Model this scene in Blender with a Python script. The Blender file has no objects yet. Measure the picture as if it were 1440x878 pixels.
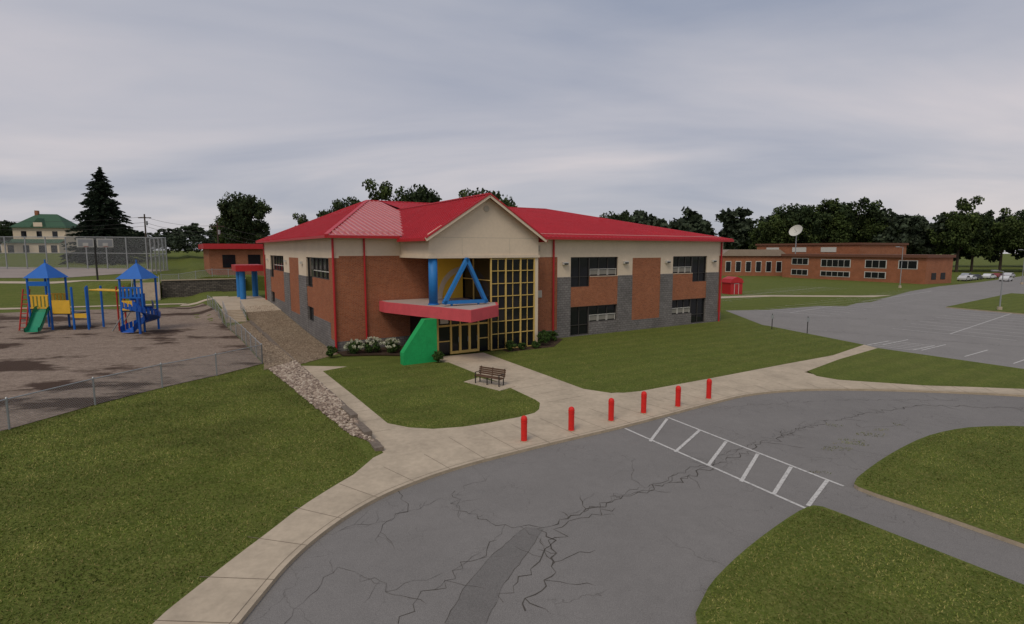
import bpy, bmesh, math, random
import numpy as np
from mathutils import Vector, Matrix
R=random.Random(7)
scene=bpy.context.scene
COL=scene.collection
CX,CY,UX,UY=-13.6,41.8,.848,.53
WA=-4.0   # retaining wall line (building-local)
def toL(x,y):
    dx,dy=x-CX,y-CY
    return dx*UX+dy*UY,-dx*UY+dy*UX
def toW(a,b): return (CX+UX*a-UY*b, CY+UY*a+UX*b)
def S(x):
    x=max(0.,min(1.,x)); return x*x*(3-2*x)
WALK=[(-8,4),(-7.65,10.88),(-7.46,11.85),(-7.17,13.24),(-6.84,14.59),(-6.56,15.94),(-5.99,17.54),(-5.60,18.46),(-5.45,19.55),(-5.4,20.9)]
def xw(y):
    if y<=4: return -8
    for (x0,y0),(x1,y1) in zip(WALK,WALK[1:]):
        if y<=y1: return x0+(x1-x0)*(y-y0)/(y1-y0)
    return -5.4
def H(x,y):
    a,b=toL(x,y)
    st=S((-a-16)/12); b0=56-11*st; w=.1+30*st
    right=1-S((a-12)/25)
    ter=(2.3*S((b-b0)/w)+1.0*S((b-62)/40)+3*S((b-115)/45))*right
    if a>WA-.005:
        return 1.4*S(b/38)*(1-S((a-1)/8))+ter
    t=S((b+23)/3); d=(xw(y)-x)*.93*(1-t)+(WA-.01-a)*t
    wh=.58*S((b+24.5)/9)
    if d<0: wh*=S(d+1)
    h=.1*S(d+1)+wh+(.7-wh)*S(d/7)
    h+=.8*S((b-19)/6)*S((a+9)/3)
    return h+ter
# ------------------------------------------------------------ materials
class NT:
    def __init__(s,m):
        m.use_nodes=True; s.t=m.node_tree; s.n=s.t.nodes; s.l=s.t.links
        s.b=s.n.get('Principled BSDF'); s.tc=s.n.new('ShaderNodeTexCoord')
    def noise(s,scale,detail=4,rough=.6,vec=None):
        n=s.n.new('ShaderNodeTexNoise'); n.inputs['Scale'].default_value=scale
        n.inputs['Detail'].default_value=detail; n.inputs['Roughness'].default_value=rough
        s.l.new(vec or s.tc.outputs['Object'],n.inputs['Vector']); return n.outputs['Fac']
    def ramp(s,fac,stops):
        r=s.n.new('ShaderNodeValToRGB'); e=r.color_ramp.elements
        while len(e)<len(stops): e.new(.5)
        for el,(p,c) in zip(e,stops):
            el.position=p; el.color=(*c,1) if len(c)==3 else c
        s.l.new(fac,r.inputs['Fac']); return r.outputs['Color']
    def mix(s,fac,a,b,mode='MIX'):
        m=s.n.new('ShaderNodeMix'); m.data_type='RGBA'; m.blend_type=mode
        for v,i in ((fac,0),(a,6),(b,7)):
            if hasattr(v,'is_output'): s.l.new(v,m.inputs[i])
            elif i==0: m.inputs[0].default_value=v
            else: m.inputs[i].default_value=(*v,1)
        return m.outputs[2]
    def math(s,op,a,b=0.):
        m=s.n.new('ShaderNodeMath'); m.operation=op
        for i,v in enumerate((a,b)):
            if hasattr(v,'is_output'): s.l.new(v,m.inputs[i])
            else: m.inputs[i].default_value=v
        return m.outputs[0]
    def bump(s,h,strength,dist=.02):
        b=s.n.new('ShaderNodeBump'); b.inputs['Strength'].default_value=strength; b.inputs['Distance'].default_value=dist
        s.l.new(h,b.inputs['Height']); s.l.new(b.outputs[0],s.b.inputs['Normal'])
    def col(s,c): s.l.new(c,s.b.inputs['Base Color'])
def newmat(name):
    m=bpy.data.materials.new(name); return m,NT(m)
def sc(c,k): return tuple(min(1,v*k) for v in c)
def M(name,col,rough=.7,var=.12,scale=2.,bump=0.,bscale=40.,spec=.3,metal=0.):
    m,t=newmat(name)
    n=t.mix(.4,t.ramp(t.noise(scale,4),[(.3,sc(col,1-var)),(.7,sc(col,1+var))]),t.ramp(t.noise(scale*9,2),[(.3,sc(col,1-var)),(.7,sc(col,1+var))]))
    t.col(n); t.b.inputs['Roughness'].default_value=rough; t.b.inputs['Specular IOR Level'].default_value=spec
    t.b.inputs['Metallic'].default_value=metal
    if bump: t.bump(t.noise(bscale,2),bump,.02)
    return m
def grassmat(name='grass_material'):
    m,t=newmat(name)
    a=t.ramp(t.noise(.12,4,.65),[(.32,(.075,.108,.018)),(.55,(.110,.138,.024)),(.75,(.17,.165,.046))])
    b=t.ramp(t.noise(1.1,5,.75),[(.3,(.058,.088,.014)),(.52,(.112,.132,.028)),(.74,(.22,.18,.068))])
    c=t.ramp(t.noise(12,3,.8),[(.3,(.026,.044,.006)),(.5,(.100,.122,.024)),(.70,(.27,.25,.09))])
    x=t.mix(.5,a,b); x=t.mix(.5,x,c)
    sp=t.n.new('ShaderNodeSeparateXYZ'); t.l.new(t.tc.outputs['Object'],sp.inputs[0])
    q=t.math('ADD',t.math('MULTIPLY',sp.outputs[0],-UY),t.math('MULTIPLY',sp.outputs[1],UX))
    q=t.math('ADD',q,t.math('MULTIPLY',t.noise(.3,1),1.2)); s_=t.math('SINE',t.math('MULTIPLY',q,3.6))
    x=t.mix(1.,x,t.ramp(t.math('ADD',t.math('MULTIPLY',s_,.5),.5),[(.3,(.95,.95,.95)),(.7,(1.04,1.04,1.02))]),'MULTIPLY')
    t.col(x)
    t.b.inputs['Roughness'].default_value=.95; t.b.inputs['Specular IOR Level'].default_value=.1
    t.bump(t.noise(20,3,.8),.6,.05); return m
def asphaltmat(name,base=.135,cracks=True):
    m,t=newmat(name)
    c=(base*1.06,base*.99,base*.93)
    x=t.ramp(t.noise(.25,5,.6),[(.3,sc(c,.80)),(.7,sc(c,1.18))])
    y=t.ramp(t.noise(45,2,.8),[(.35,sc(c,.5)),(.65,sc(c,1.55))])
    z=t.ramp(t.noise(2.2,5,.7),[(.3,sc(c,.78)),(.7,sc(c,1.18))])
    x=t.mix(.4,t.mix(.4,x,z),y)
    if cracks:
        nv=t.n.new('ShaderNodeTexNoise'); nv.inputs['Scale'].default_value=1.6; nv.inputs['Detail'].default_value=4
        t.l.new(t.tc.outputs['Object'],nv.inputs['Vector'])
        add=t.n.new('ShaderNodeVectorMath'); add.operation='MULTIPLY_ADD'
        t.l.new(nv.outputs['Color'],add.inputs[0]); add.inputs[1].default_value=(.9,.9,0); t.l.new(t.tc.outputs['Object'],add.inputs[2])
        for scl,th,lo in ((.42,.006,.56),(1.7,.014,.60)):
            v=t.n.new('ShaderNodeTexVoronoi'); v.feature='DISTANCE_TO_EDGE'; v.inputs['Scale'].default_value=scl
            t.l.new(add.outputs[0],v.inputs['Vector'])
            k=t.ramp(v.outputs['Distance'],[(0,(1,1,1)),(th,(0,0,0))])
            msk=t.ramp(t.noise(.22+scl*.03,1),[(lo-.04,(0,0,0)),(lo+.04,(.5,.5,.5))])
            f=t.mix(1.,k,msk,'MULTIPLY')
            x=t.mix(f,x,(.06,.052,.044))
    t.col(x); t.b.inputs['Roughness'].default_value=.9; t.b.inputs['Specular IOR Level'].default_value=.2
    t.bump(t.noise(60,1),.35,.01); return m
def brickmat(name,c1,c2,mort,bw,bh,off=.5,ms=.012,var=.25,bumpy=.3):
    m,t=newmat(name)
    sp=t.n.new('ShaderNodeSeparateXYZ'); t.l.new(t.tc.outputs['Object'],sp.inputs[0])
    u=t.math('ADD',sp.outputs[0],sp.outputs[1]); cb=t.n.new('ShaderNodeCombineXYZ')
    t.l.new(u,cb.inputs[0]); t.l.new(sp.outputs[2],cb.inputs[1])
    b=t.n.new('ShaderNodeTexBrick'); b.offset=off
    b.inputs['Color1'].default_value=(*c1,1); b.inputs['Color2'].default_value=(*c2,1); b.inputs['Mortar'].default_value=(*mort,1)
    b.inputs['Scale'].default_value=1; b.inputs['Brick Width'].default_value=bw; b.inputs['Row Height'].default_value=bh
    b.inputs['Mortar Size'].default_value=ms; b.inputs['Mortar Smooth'].default_value=.2
    t.l.new(cb.outputs[0],b.inputs['Vector'])
    x=t.mix(1.,b.outputs['Color'],t.ramp(t.noise(.6,4),[(.3,(1-var,)*3),(.7,(1.,)*3)]),'MULTIPLY')
    x=t.mix(1.,x,t.ramp(t.noise(9,3),[(.3,(.72,.72,.72)),(.6,(1,1,1))]),'MULTIPLY')
    t.col(x); t.b.inputs['Roughness'].default_value=.85; t.b.inputs['Specular IOR Level'].default_value=.2
    t.bump(t.math('SUBTRACT',t.noise(30,2),b.outputs['Fac']),bumpy,.02); return m
mGrass=grassmat()
mAsph=asphaltmat('asphalt',.185)
mAsphLot=asphaltmat('asphalt_lot',.215,True)
mPatch=asphaltmat('asphalt_patch',.150,False)
mCrack=M('crack_tar',(.072,.063,.054),.9,.3,3)
mConc=M('concrete',(.45,.37,.275),.9,.22,.5,.25,50,.15)
mCurb=M('concrete_curb',(.40,.325,.23),.9,.2,1.5,.3,40,.15)
mJoint=M('joint',(.19,.15,.11),.95,.2,3)
mPaint,t_=newmat('road_paint')
t_.col(t_.mix(t_.ramp(t_.noise(7,5,.8),[(.36,(1,1,1)),(.5,(0,0,0))]),(.54,.52,.49),(.28,.265,.25))); t_.b.inputs['Roughness'].default_value=.8
mBrick=brickmat('brick',(.47,.145,.055),(.35,.095,.036),(.34,.22,.15),.26,.09,ms=.012,var=.18)
mBrick2=brickmat('brick_far',(.46,.16,.075),(.36,.12,.05),(.33,.2,.14),.26,.09,ms=.01)
mBlock=brickmat('grey_block',(.27,.248,.235),(.215,.20,.19),(.13,.115,.105),.42,.21,ms=.018,bumpy=.7)
mStone=brickmat('stone',(.2,.17,.14),(.11,.095,.08),(.05,.045,.04),.6,.25,ms=.03,bumpy=.8)
mWallB=M('retaining_block',(.18,.145,.115),.95,.35,4,.6,20)
mCream=M('stucco_cream',(.68,.56,.42),.9,.08,.5,.15,60,.15)
mSoff=M('soffit',(.42,.36,.28),.8,.05)
def roofmat(name,col,r=.38,sp=.4):
    m,t=newmat(name)
    t.col(t.mix(.5,t.ramp(t.noise(.35,4),[(.3,sc(col,.82)),(.7,sc(col,1.12))]),t.ramp(t.noise(5,3),[(.3,sc(col,.88)),(.7,sc(col,1.1))])))
    t.b.inputs['Roughness'].default_value=r; t.b.inputs['Specular IOR Level'].default_value=sp; return m
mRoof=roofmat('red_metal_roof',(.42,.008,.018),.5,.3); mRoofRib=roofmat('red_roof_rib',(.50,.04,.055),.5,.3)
mRoofLit=roofmat('red_metal_roof_lit_tint',(.47,.075,.078),.35,.6); mRibLit=roofmat('red_roof_rib_lit_tint',(.66,.30,.28),.35,.6)  # sky sheen of the front-left slope put into a paler, pinkish base colour
mRed=M('red_trim',(.44,.014,.018),.45,.1,3,spec=.5)
mCanopy=M('canopy_pink_red',(.60,.085,.10),.7,.15,1.5)
mBoll=M('bollard_red',(.64,.018,.012),.5,.2,5,spec=.4)
mBlue=M('blue_paint',(.018,.17,.46),.55,.1,3,spec=.4)
mYel=M('yellow_paint',(.62,.43,.13),.6,.08,3)
mYelW=M('yellow_wall',(.85,.52,.06),.8,.06,2)
mGreenP=M('green_paint',(.014,.34,.095),.7,.2,1.2)
mGlass,t_=newmat('window_glass'); t_.b.inputs['Base Color'].default_value=(.012,.013,.016,1); t_.b.inputs['Roughness'].default_value=.07; t_.b.inputs['Specular IOR Level'].default_value=.4
t_.bump(t_.noise(.8,2),.06,.05)
mFrame=M('window_frame',(.05,.045,.04),.5,.05); mWhite=M('white_frame',(.55,.53,.48),.6,.06)
mBlind=M('window_blind',(.24,.225,.19),.8,.1,2)
mSteel=M('galvanised_steel',(.34,.35,.35),.45,.1,6,metal=.5)
mDark=M('dark_metal',(.03,.028,.025),.5,.1)
mBark=M('bark',(.06,.045,.033),.95,.3,5)
mWood=M('bench_slats',(.11,.06,.035),.7,.2,6)
mMulch=M('mulch',(.05,.03,.018),.95,.4,8,.8,30)
mSlideG=M('slide_green',(.02,.24,.13),.4,.08); mSlideB=M('slide_blue',(.01,.09,.40),.35,.08,spec=.5)
mPlayY=M('play_yellow',(.68,.40,.04),.45,.12); mPlayB=M('play_blue',(.012,.12,.45),.45,.1); mPlayR=M('play_red',(.4,.03,.02),.5,.08)
mGreenR=M('green_shingles',(.045,.10,.06),.85,.15,3); mTan=M('tan_roof',(.28,.22,.17),.85,.1,1)
mBrownR=M('brown_fascia',(.15,.065,.04),.7,.1,2)
def leafmat(name,c1,c2,c3):
    m,t=newmat(name); g=t.n.new('ShaderNodeNewGeometry')
    a=t.ramp(g.outputs['Random Per Island'],[(0,c1),(.55,c2),(1,c3)])
    b=t.ramp(t.noise(.35,2),[(.35,(.5,.5,.5)),(.65,(1.2,1.2,1.2))])
    t.col(t.mix(1.,a,b,'MULTIPLY')); t.b.inputs['Roughness'].default_value=.75; t.b.inputs['Specular IOR Level'].default_value=.15; return m
mLeaf=leafmat('foliage',(.028,.045,.011),(.052,.078,.019),(.092,.12,.033))
mLeafD=leafmat('foliage_dark',(.020,.034,.013),(.034,.055,.02),(.06,.082,.028))
mLeafS=leafmat('foliage_spruce',(.016,.027,.017),(.028,.045,.027),(.05,.07,.04))
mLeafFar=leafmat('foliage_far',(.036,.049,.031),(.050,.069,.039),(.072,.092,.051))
mShrub=leafmat('shrub_leaf',(.02,.05,.01),(.05,.10,.02),(.10,.15,.035))
mHyd=leafmat('hydrangea_flower',(.40,.43,.25),(.65,.64,.47),(.8,.77,.63))
mBlade=leafmat('grass_blade',(.095,.135,.02),(.165,.19,.036),(.33,.28,.10))
def gravelmat(name,a,b,scale,dark=None,dlo=.5):
    m,t=newmat(name)
    v=t.n.new('ShaderNodeTexVoronoi'); v.inputs['Scale'].default_value=scale; t.l.new(t.tc.outputs['Object'],v.inputs['Vector'])
    s=t.n.new('ShaderNodeSeparateColor'); t.l.new(v.outputs['Color'],s.inputs[0])
    x=t.ramp(s.outputs[0],[(0,a),(1,b)])
    x=t.mix(.45,x,t.ramp(t.noise(1.1,5,.7),[(.3,sc(a,.9)),(.7,sc(b,.9))]))
    if dark:
        mp=t.n.new('ShaderNodeMapping'); mp.inputs['Scale'].default_value=(.8,1.5,1); t.l.new(t.tc.outputs['Object'],mp.inputs[0])
        f=t.ramp(t.noise(.17,6,.6,mp.outputs[0]),[(dlo,(0,0,0)),(dlo+.06,(.95,.95,.95))])
        x=t.mix(f,x,dark)
    t.col(x); t.b.inputs['Roughness'].default_value=.95; t.b.inputs['Specular IOR Level'].default_value=.1
    t.bump(v.outputs['Distance'],.8,.04); return m
mPlayG=gravelmat('playground_gravel',(.17,.125,.095),(.34,.265,.21),9,(.058,.036,.026),.52)
mTanG=gravelmat('tan_gravel',(.12,.085,.058),(.36,.28,.19),13)
mCourt=M('court_surface',(.29,.24,.21),.9,.15,.2)
mLink,t_=newmat('chain_link')
sp=t_.n.new('ShaderNodeSeparateXYZ'); t_.l.new(t_.tc.outputs['UV'],sp.inputs[0])
def diag(op):
    u=t_.math(op,sp.outputs[0],sp.outputs[1]); u=t_.math('MULTIPLY',u,9.); u=t_.math('FRACT',t_.math('ADD',u,1000.)); return t_.math('LESS_THAN',u,.13)
f=t_.math('MAXIMUM',diag('ADD'),diag('SUBTRACT'))
t_.b.inputs['Base Color'].default_value=(.26,.27,.27,1); t_.b.inputs['Roughness'].default_value=.5
t_.l.new(f,t_.b.inputs['Alpha'])
# ------------------------------------------------------------ mesh builder
class MB:
    def __init__(s): s.v=[];s.f=[];s.m=[];s.ms=[]
    def mi(s,m):
        if m not in s.ms: s.ms.append(m)
        return s.ms.index(m)
    def add(s,vs,fs,m):
        o=len(s.v); s.v+= [tuple(v) for v in vs]; i=s.mi(m)
        for f in fs: s.f.append(tuple(o+k for k in f)); s.m.append(i)
    def box(s,x0,x1,y0,y1,z0,z1,m):
        if x0>x1:x0,x1=x1,x0
        if y0>y1:y0,y1=y1,y0
        s.add([(x0,y0,z0),(x1,y0,z0),(x1,y1,z0),(x0,y1,z0),(x0,y0,z1),(x1,y0,z1),(x1,y1,z1),(x0,y1,z1)],
              [(0,3,2,1),(4,5,6,7),(0,1,5,4),(1,2,6,5),(2,3,7,6),(3,0,4,7)],m)
    def prism(s,pts,z0,z1,m,mtop=None):
        n=len(pts); ar=sum(pts[i][0]*pts[(i+1)%n][1]-pts[(i+1)%n][0]*pts[i][1] for i in range(n))
        if ar<0: pts=pts[::-1]
        s.add([(x,y,z0) for x,y in pts]+[(x,y,z1) for x,y in pts],[(i,(i+1)%n,n+(i+1)%n,n+i) for i in range(n)]+[tuple(range(n))[::-1]],m)
        s.add([(x,y,z1) for x,y in pts],[tuple(range(n))],mtop or m)
    def prismY(s,pts,y0,y1,m): # pts in xz
        n=len(pts)
        s.add([(x,y0,z) for x,z in pts]+[(x,y1,z) for x,z in pts],[(i,(i+1)%n,n+(i+1)%n,n+i) for i in range(n)]+[tuple(range(n))[::-1],tuple(range(n,2*n))],m)
    def cyl(s,p0,p1,r,m,n=12,r2=None):
        p0,p1=Vector(p0),Vector(p1); d=(p1-p0).normalized(); q=d.orthogonal().normalized(); w=d.cross(q); r2=r if r2 is None else r2
        A=[p0+(q*math.cos(2*math.pi*i/n)+w*math.sin(2*math.pi*i/n))*r for i in range(n)]
        B=[p1+(q*math.cos(2*math.pi*i/n)+w*math.sin(2*math.pi*i/n))*r2 for i in range(n)]
        s.add(A+B,[(i,(i+1)%n,n+(i+1)%n,n+i) for i in range(n)]+[tuple(range(n))[::-1],tuple(range(n,2*n))],m)
    def bar(s,p0,p1,w,h,m):
        p0,p1=Vector(p0),Vector(p1); d=(p1-p0).normalized(); up=Vector((0,0,1))
        if abs(d.z)>.98: up=Vector((1,0,0))
        q=d.cross(up).normalized()*w/2; r=q.cross(d).normalized()*h/2
        A=[p0+q+r,p0-q+r,p0-q-r,p0+q-r]; B=[p1+q+r,p1-q+r,p1-q-r,p1+q-r]
        s.add(A+B,[(0,1,2,3),(7,6,5,4),(0,4,5,1),(1,5,6,2),(2,6,7,3),(3,7,4,0)],m)
    def obj(s,name,parent=None,smooth=False):
        me=bpy.data.meshes.new(name); me.from_pydata(s.v,[],s.f)
        for m in s.ms: me.materials.append(m)
        me.polygons.foreach_set('material_index',s.m)
        if smooth: me.polygons.foreach_set('use_smooth',[True]*len(s.f))
        me.update()
        bm=bmesh.new(); bm.from_mesh(me); bmesh.ops.recalc_face_normals(bm,faces=bm.faces); bm.to_mesh(me); bm.free()
        o=bpy.data.objects.new(name,me); COL.objects.link(o)
        if parent: o.parent=parent
        return o
def empty(name,loc=(0,0,0),rz=0):
    e=bpy.data.objects.new(name,None); COL.objects.link(e); e.location=loc; e.rotation_euler=(0,0,rz); return e
# ------------------------------------------------------------ terrain
def fr(a,b,st): 
    r=[];x=a
    while x<b-1e-6: r.append(x); x+=st
    return r
GA=[-1500,-900,-500,-300,-220,-180]+fr(-150,-100,10)+fr(-100,-42,4)+fr(-42,-4,1)+[WA-.01,WA,-3,-2,-1,0,1,2,3,4,5,7,9,12]+fr(15,40,3)+[45,60,100,200,400,800,1600]
GB=[-500,-200,-100,-60,-50]+fr(-45,-5,1)+fr(-5,56,1)+[56,56.1,57]+fr(58,62,2)+fr(62,122,4)+fr(122,170,6)+[180,220,300,500,900,1700]
vs=[];fs=[]
for b in GB:
    for a in GA:
        x,y=toW(a,b); vs.append((x,y,H(x,y)-.001))
na=len(GA)
for j in range(len(GB)-1):
    for i in range(na-1): fs.append((j*na+i,j*na+i+1,(j+1)*na+i+1,(j+1)*na+i))
me=bpy.data.meshes.new('grass_ground'); me.from_pydata(vs,[],fs); me.materials.append(mGrass)
o=bpy.data.objects.new('grass_ground',me); COL.objects.link(o)
def drape(name,poly,off,mat,flat=False):
    bm=bmesh.new(); f=bm.faces.new([bm.verts.new((x,y,0)) for x,y in poly]); bmesh.ops.triangulate(bm,faces=[f])
    if not flat:
        L=[toL(x,y) for x,y in poly]; a0,a1=min(p[0] for p in L),max(p[0] for p in L); b0,b1=min(p[1] for p in L),max(p[1] for p in L)
        for arr,lo,hi,ax in ((GA,a0,a1,0),(GB,b0,b1,1)):
            for g in arr:
                if lo<g<hi:
                    p=toW(g,0) if ax==0 else toW(0,g); n=(UX,UY,0) if ax==0 else (-UY,UX,0)
                    bmesh.ops.bisect_plane(bm,geom=bm.verts[:]+bm.edges[:]+bm.faces[:],plane_co=(p[0],p[1],0),plane_no=n,dist=1e-5)
    for v in bm.verts: v.co.z=(0 if flat else H(v.co.x,v.co.y))+off
    bmesh.ops.recalc_face_normals(bm,faces=bm.faces)
    if sum(f.normal.z for f in bm.faces)<0: bmesh.ops.reverse_faces(bm,faces=bm.faces)
    me=bpy.data.meshes.new(name); bm.to_mesh(me); bm.free(); me.materials.append(mat)
    o=bpy.data.objects.new(name,me); COL.objects.link(o); return o
def slab(name,poly,z0,z1,mat,mside=None):
    b=MB(); b.prism(poly,z0,z1,mside or mat,mat); return b.obj(name)
def smoothpoly(p,it=2,closed=False):
    for _ in range(it):
        q=[]; n=len(p); rng=range(n) if closed else range(n-1)
        if not closed: q.append(p[0])
        for i in rng:
            a,b=p[i],p[(i+1)%n]; q.append((a[0]*.75+b[0]*.25,a[1]*.75+b[1]*.25)); q.append((a[0]*.25+b[0]*.75,a[1]*.25+b[1]*.75))
        if not closed: q.append(p[-1])
        p=q
    return p
CURB=[(-6.2,3),(-5.82,10.88),(-5.77,11.79),(-5.70,12.93),(-5.46,14.1),(-5.05,15.28),(-4.5,16.41),(-3.7,17.53),(-2.1,19.15),(0.43,20.9),(2.42,22.2),(5.15,23.89),(8.48,26.28),(10.86,27.92),(13.02,29.38),(16.35,30.4),(19.62,30.5),(23.35,30.09),(28.14,29.18),(33,27.5),(38,24.5)]
CURB=smoothpoly(CURB,2)
road=CURB+[(60,8),(60,-10),(-6.2,-10)]
drape('asphalt_road',road,.004,mAsph,True)
drape('parking_lot_asphalt',[(26.8,56.5),(28.4,72),(34.5,72.9),(45.4,78.6),(55.7,84),(77.7,106),(94.7,120.6),(118,137),(161,171),(300,240),(300,-20),(60,-12),(60,8),(38.2,24.6),(39.5,26.5),(34.1,35.6),(29.6,43.4),(29.5,45)],.006,mAsphLot,True)
wo=smoothpoly(WALK[:-2],1)
walk=CURB+[(39.5,25.8),(34.5,28.8),(29.3,30.4),(26.4,30.9),(24.2,31.2),(20,32.6),(19,34.7),(23.7,38.8),(29.6,43.4),(29.5,45),(24.2,40.4),(18.8,37.1),(12.3,33),(7.2,29.9),(5.5,29.5),(4.1,30.4),(1.8,34.5),(-1.1,39.6),(-1.3,42),(-6,39.5),(-4.5,37.8),(-7.8,36.4),(-11.2,36.4),toW(WA+.02,-3.5),toW(WA+.02,-22.3)]+wo[::-1][:]
slab('concrete_sidewalk',walk,-.05,.12,mConc,mCurb)
lawnL=[(-12.4,35.0),(-11.2,36.4),(-7.8,36.4),(-4.5,37.8),(-0.9,32.1),(1.25,28.1),(1.45,27.5),(1.35,26.4),(1.1,25.8),(.3,25.1),(-1,24.3),(-2.2,23.7),(-3.5,23.4),(-4.6,23.6),(-5.7,24.2),(-8.4,28.6)]
slab('lawn_grass',lawnL,.1,.128,mGrass)
lawnR=[(-1.1,39.6),toW(9.5,-6.2),toW(15,-6.2),toW(15.2,-3.8),toW(41.3,-3.7),toW(41.3,5),(25,60),(26.8,56.5),(29.5,45),(24.2,40.4),(18.8,37.1),(12.3,33),(7.2,29.9),(6.2,29.55),(5.2,29.7),(4.1,30.4),(1.8,34.5)]
slab('lawn_grass.001',lawnR,-.02,.132,mGrass)
lawnR2=[(29.6,43.4),(34.1,35.6),(39.3,27),(34.5,28.8),(29.3,30.4),(26.4,30.9),(24.2,31.2),(20,32.6),(19.2,33.6),(19.4,35),(23.7,38.8)]
slab('lawn_grass.002',lawnR2,-.02,.136,mGrass)
slab('mulch_bed',[toW(0,-.1),toW(0,-1.6),toW(2.2,-2.6),toW(5.3,-4.8),toW(5.6,-.1)],.05,.15,mMulch)
slab('mulch_bed.001',[toW(11.2,-6.1),toW(11.2,-7.2),toW(15.6,-7.2),toW(18.5,-4.6),toW(18.5,-3.75),toW(15.1,-3.75),toW(15.1,-6.1)],.05,.15,mMulch)
def island(name,poly):
    poly=smoothpoly(poly,1,True)
    e=empty(name)
    b=MB(); b.prism(poly,-.02,.125,mCurb); b.obj('kerb',e)
    bm=bmesh.new(); f=bm.faces.new([bm.verts.new((x,y,.135)) for x,y in poly])
    r=bmesh.ops.inset_region(bm,faces=[f],thickness=.17); bmesh.ops.delete(bm,geom=r['faces'],context='FACES')
    for f in bm.faces:
        if f.normal.z<0: f.normal_flip()
    me=bpy.data.meshes.new('grass'); bm.to_mesh(me); bm.free(); me.materials.append(mGrass); q=bpy.data.objects.new('grass',me); COL.objects.link(q); q.parent=e
isl1=[(3.6,5),(3.75,9),(3.9,10.9),(4.3,11.5),(4.7,12.1),(5.5,12.95),(6.5,13.9),(7.9,15.1),(9.0,15.95),(9.5,16.15),(9.9,15.6),(10.6,14.5),(12.1,12.1),(14,9),(16,5)]
isl2=[(11.6,17.8),(13.2,19.2),(15.1,20.7),(17.4,22.3),(19.2,23.2),(20.8,23.7),(23.1,23.8),(30,22.5),(34,18),(30,6),(20,4),(13.9,13.7),(12.7,15.7),(11.6,17.3)]
island('traffic_island',isl1); island('traffic_island.001',isl2)
drape('grass_strip',[(32.5,84),(45,90.3),(58.9,88.9),(47.9,77.6),(39.2,78.6),(29.3,75.6)],.012,mGrass,True)
slab('parking_island',[(60.6,75.6),(64,67.2),(67,66),(95,92),(92,100)],-.02,.13,mGrass,mCurb)
drape('gravel_path',[(27,88),(45,94),(62,93),(68,97),(62,96),(45,97),(27,91)],.010,mConc,True)
P=MB()
def stripe(p,q,w=.11,z=.012,m=mPaint,b=P):
    p,q=Vector(p),Vector(q); d=(q-p).normalized(); n=Vector((-d.y,d.x))*w/2
    b.add([(*(p+n),z),(*(p-n),z),(*(q-n),z),(*(q+n),z)],[(0,1,2,3)],m)
stripe((5.1,23.8),(9.15,16.15)); stripe((7.5,25.4),(11.3,17.75))
rg=[(5.8,22.1),(7.4,25.2),(6.5,20.9),(8.35,23.5),(7.3,19.5),(9.0,22.1),(7.95,18.1),(9.7,20.7),(8.6,17.1),(10.35,19.4),(9.3,16.3),(11.0,18.2)]
for i in range(0,12,2): stripe(rg[i],rg[i+1],.13,.016)
for k in range(7):
    x,y=30.6+.47*2.9*k,45.2-.88*2.9*k; stripe((x+.9,y+.4),(x+5,y+3.1),.1)
for k in range(5): stripe((30.2+k*.8,45.6+k*.5),(32.3+k*.8,43.2+k*.5),.1)
stripe((30.2,45.6),(33.4,47.6)); stripe((32.3,43.2),(35.6,45.2))
for off in (-20,0,18,36):
    p=Vector((42,51.6))+Vector((-.62,.78))*off; d=Vector((.78,.62)); n=Vector((-.62,.78))
    L=60 if off<30 else 50; p=p+d*(off*.35 if off>0 else 0); stripe(p,p+d*L,.1)
    for k in range(int(L/3)+1):
        q=p+d*3*k; stripe(q-n*4.8,q+n*4.8,.1,.014)
P.obj('road_markings')
C=MB()
def crack(pts,w=.05,z=.010,jit=.12,seed=0,branch=.25):
    r=random.Random(seed); P2=[Vector(pts[0])]
    for a,b in zip(pts,pts[1:]):
        a,b=Vector(a),Vector(b); n=max(2,int((b-a).length/.2)); d=(b-a).normalized(); q=Vector((-d.y,d.x))
        for i in range(1,n+1): P2.append(a+(b-a)*i/n+q*r.gauss(0,jit))
    L=[];Rr=[]
    for i,p in enumerate(P2):
        d=(P2[min(i+1,len(P2)-1)]-P2[max(i-1,0)]).normalized(); q=Vector((-d.y,d.x)); ww=w*(.15+r.random()*1.1)/2
        if i==len(P2)-1: ww*=.2
        L.append((*(p+q*ww),z)); Rr.append((*(p-q*ww),z))
    n=len(P2); C.add(L+Rr,[(i,i+1,n+i+1,n+i) for i in range(n-1)],mCrack)
    if branch>0:
        for i in range(2,n-2):
            if r.random()<branch:
                d=(P2[i+1]-P2[i]).normalized(); an=r.choice([-1,1])*r.uniform(.5,1.4); d=Vector((d.x*math.cos(an)-d.y*math.sin(an),d.x*math.sin(an)+d.y*math.cos(an)))
                ln=r.uniform(.3,1.5); crack([tuple(P2[i]),tuple(P2[i]+d*ln*.5),tuple(P2[i]+d*ln)],w*.5,z+.0003,.05,seed*31+i,branch*.3 if w>.03 else 0)
crack([(.3,11.3),(1.1,13.2),(1.0,14.9),(2.2,15.9),(3.7,16.9),(6,18.3),(8.9,20.6),(12.7,23.6),(16.6,25.7),(21.4,27.5),(26,26.9)],.045,seed=1,branch=.25)
crack([(-.2,11.6),(.6,13.3),(1.5,15.2),(3.2,16.2)],.03,seed=2,branch=.2)
crack([(2.2,15.9),(4.2,17.5),(7,19.6),(10.5,22.3),(15,25.1)],.022,seed=3,branch=.1,z=.0115)
crack([(-3.8,17.4),(-3.3,16.2),(-3.7,15.1),(-3.9,14.1)],.02,seed=4,branch=.3)
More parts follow.
